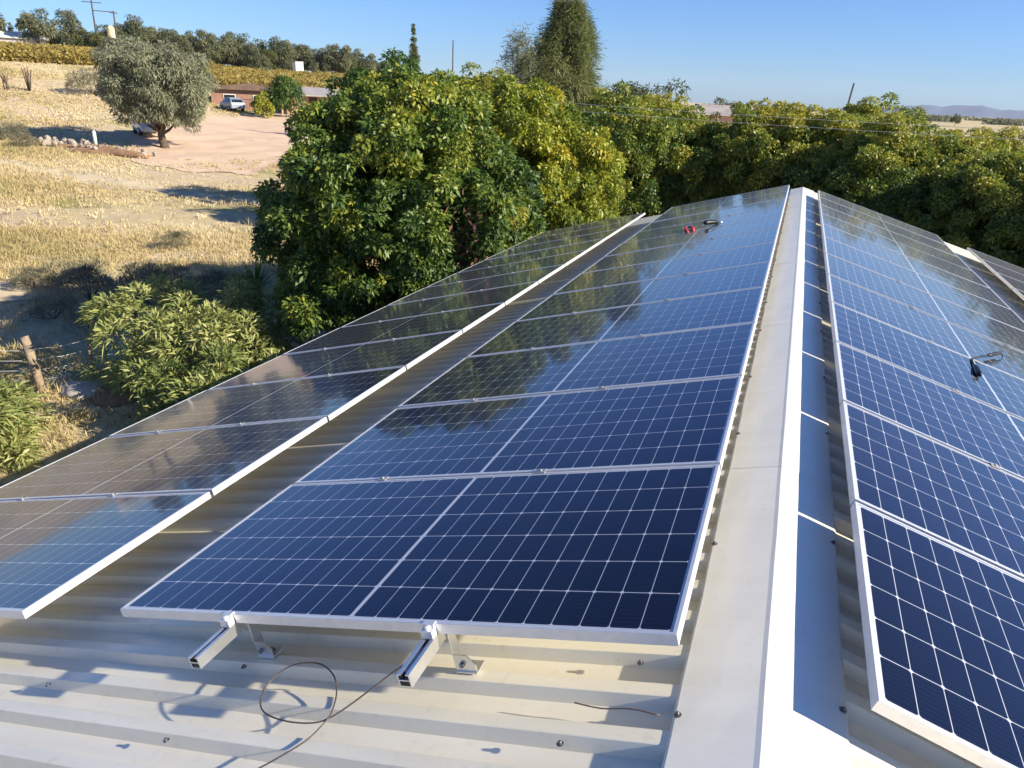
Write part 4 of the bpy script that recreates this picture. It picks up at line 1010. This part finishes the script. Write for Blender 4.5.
x, y = pos_az(200, 47.1); upole('power_pole', (x, y, gz(x, y)), 9.3, 'shorter right hand pole of the pair on the hill crest', ((8.9, -.8, .8),), r=.2, rz=R_(48), group='power poles on the hill crest')
x, y = pos_az(62, -2.0); upole('power_pole', (x, y, 0), 7.3, 'leaning dark power pole against the sky behind the hedge', (), lean=(.6, 0), r=.085)
x, y = pos_az(70, 25.2); upole('power_pole', (x, y, gz(x, y)), 9.0, 'thin pole top showing above the big leafy tree', (), r=.07)
PA, PB = (-7.6, 22.6), (17, 21.5)
upole('power_pole', (PA[0], PA[1], 0), 5.3, 'short wire pole hidden in the yellowing tree', r=.07)
upole('power_pole', (PB[0], PB[1], 0), 5.6, 'short wire pole beyond the right picture edge', r=.07)
for (h0, h1, lab) in ((5.30, 5.42, 'upper thin wire crossing in front of the hedge tops'), (5.08, 5.20, 'lower thin wire crossing in front of the hedge tops')):
    mb = MB(); A2 = Vector((*PA, h0)); B2 = Vector((*PB, h1)); ps = []
    for i in range(25):
        t = i / 24; q_ = A2.lerp(B2, t); q_.z -= .16 * 4 * t * (1 - t); ps.append(q_)
    mb.tube(ps, .0055, 5); tag(mb.build('power_wire', M['wire']), lab, 'wire', 'wires in front of the hedge')

# ------------------------------------------------------------------ far hills on the right horizon
def hills(name, a0, a1, r, hfun, depth):
    vs = []; fs = []; n = 120; k = 9
    for i in range(n):
        az = a0 + (a1 - a0) * i / (n - 1)
        for j in range(k):
            t = j / (k - 1); rr_ = r + depth * t; x, y = pos_az(rr_, az); z = hfun(az) * math.sin(math.pi * t) ** 1.2 * (1 + .15 * math.sin(7 * t + az)) - 2
            vs.append((x, y, z))
    for i in range(n - 1):
        for j in range(k - 1): fs.append((i * k + j, i * k + j + 1, (i + 1) * k + j + 1, (i + 1) * k + j))
    me = bpy.data.meshes.new(name); me.from_pydata(vs, [], fs); me.polygons.foreach_set('use_smooth', [True] * len(fs)); me.update()
    if me.polygons[len(fs) // 2].normal.z < 0: me.flip_normals()
    return tag(link(name, me, M['hills']), kind='structure')
def hf(az):
    e = max(0, min(1, (-az - 1) / 4)); return e * (58 + 13 * math.sin(az * .55 + 1) + 8 * math.sin(az * 1.7) + 4 * math.sin(az * 4.1) + 2 * math.sin(az * 9))
hills('hills', -45, -.5, 5600, hf, 1500)
# far plain tree lines on the right: thin dark belts that read as one mass
rng = np.random.default_rng(111); P_ = []
for (a0, a1, r) in ((-20, -2, 700), (-24, 0, 1100), (-30, 8, 1700)):
    for az in np.arange(a0, a1, .16):
        if math.sin(az * 1.7 + r) > -.1: P_.append((*pos_az(r * rng.uniform(.97, 1.03), az), 0))
P_ = np.array(P_); ci = np.repeat(np.arange(len(P_)), 40); n = len(ci)
pos = P_[ci] + rng.normal(0, 1, (n, 3)) * np.array([2.2, 2.2, 0]); pos[:, 2] = rng.uniform(.2, 4.0, n) ; d_ = unit(rng, n)
me = leaf_mesh('far_wood', pos, d_, unit(rng, n), np.full(n, 2.0), np.full(n, .7), .4 + rng.normal(0, .2, n), .2); me.materials.append(LEAF['hill'])
tag(link('far_wood', me, None), 'thin dark belts of trees far out on the right plain', 'wood', None, 'stuff')

# ------------------------------------------------------------------ air
mt = bpy.data.materials.new('haze_air'); mt.use_nodes = True; N = mt.node_tree.nodes; N.clear()
ot = N.new('ShaderNodeOutputMaterial'); pv = N.new('ShaderNodeVolumePrincipled'); pv.inputs['Color'].default_value = (.75, .84, 1, 1)
pv.inputs['Density'].default_value = .00005; pv.inputs['Anisotropy'].default_value = .0
mt.node_tree.links.new(pv.outputs[0], ot.inputs['Volume'])
mb = MB(); mb.box((-9500, -9500, -3), (9500, 9500, 260)); hz = mb.build('haze', mt); tag(hz, kind='stuff')
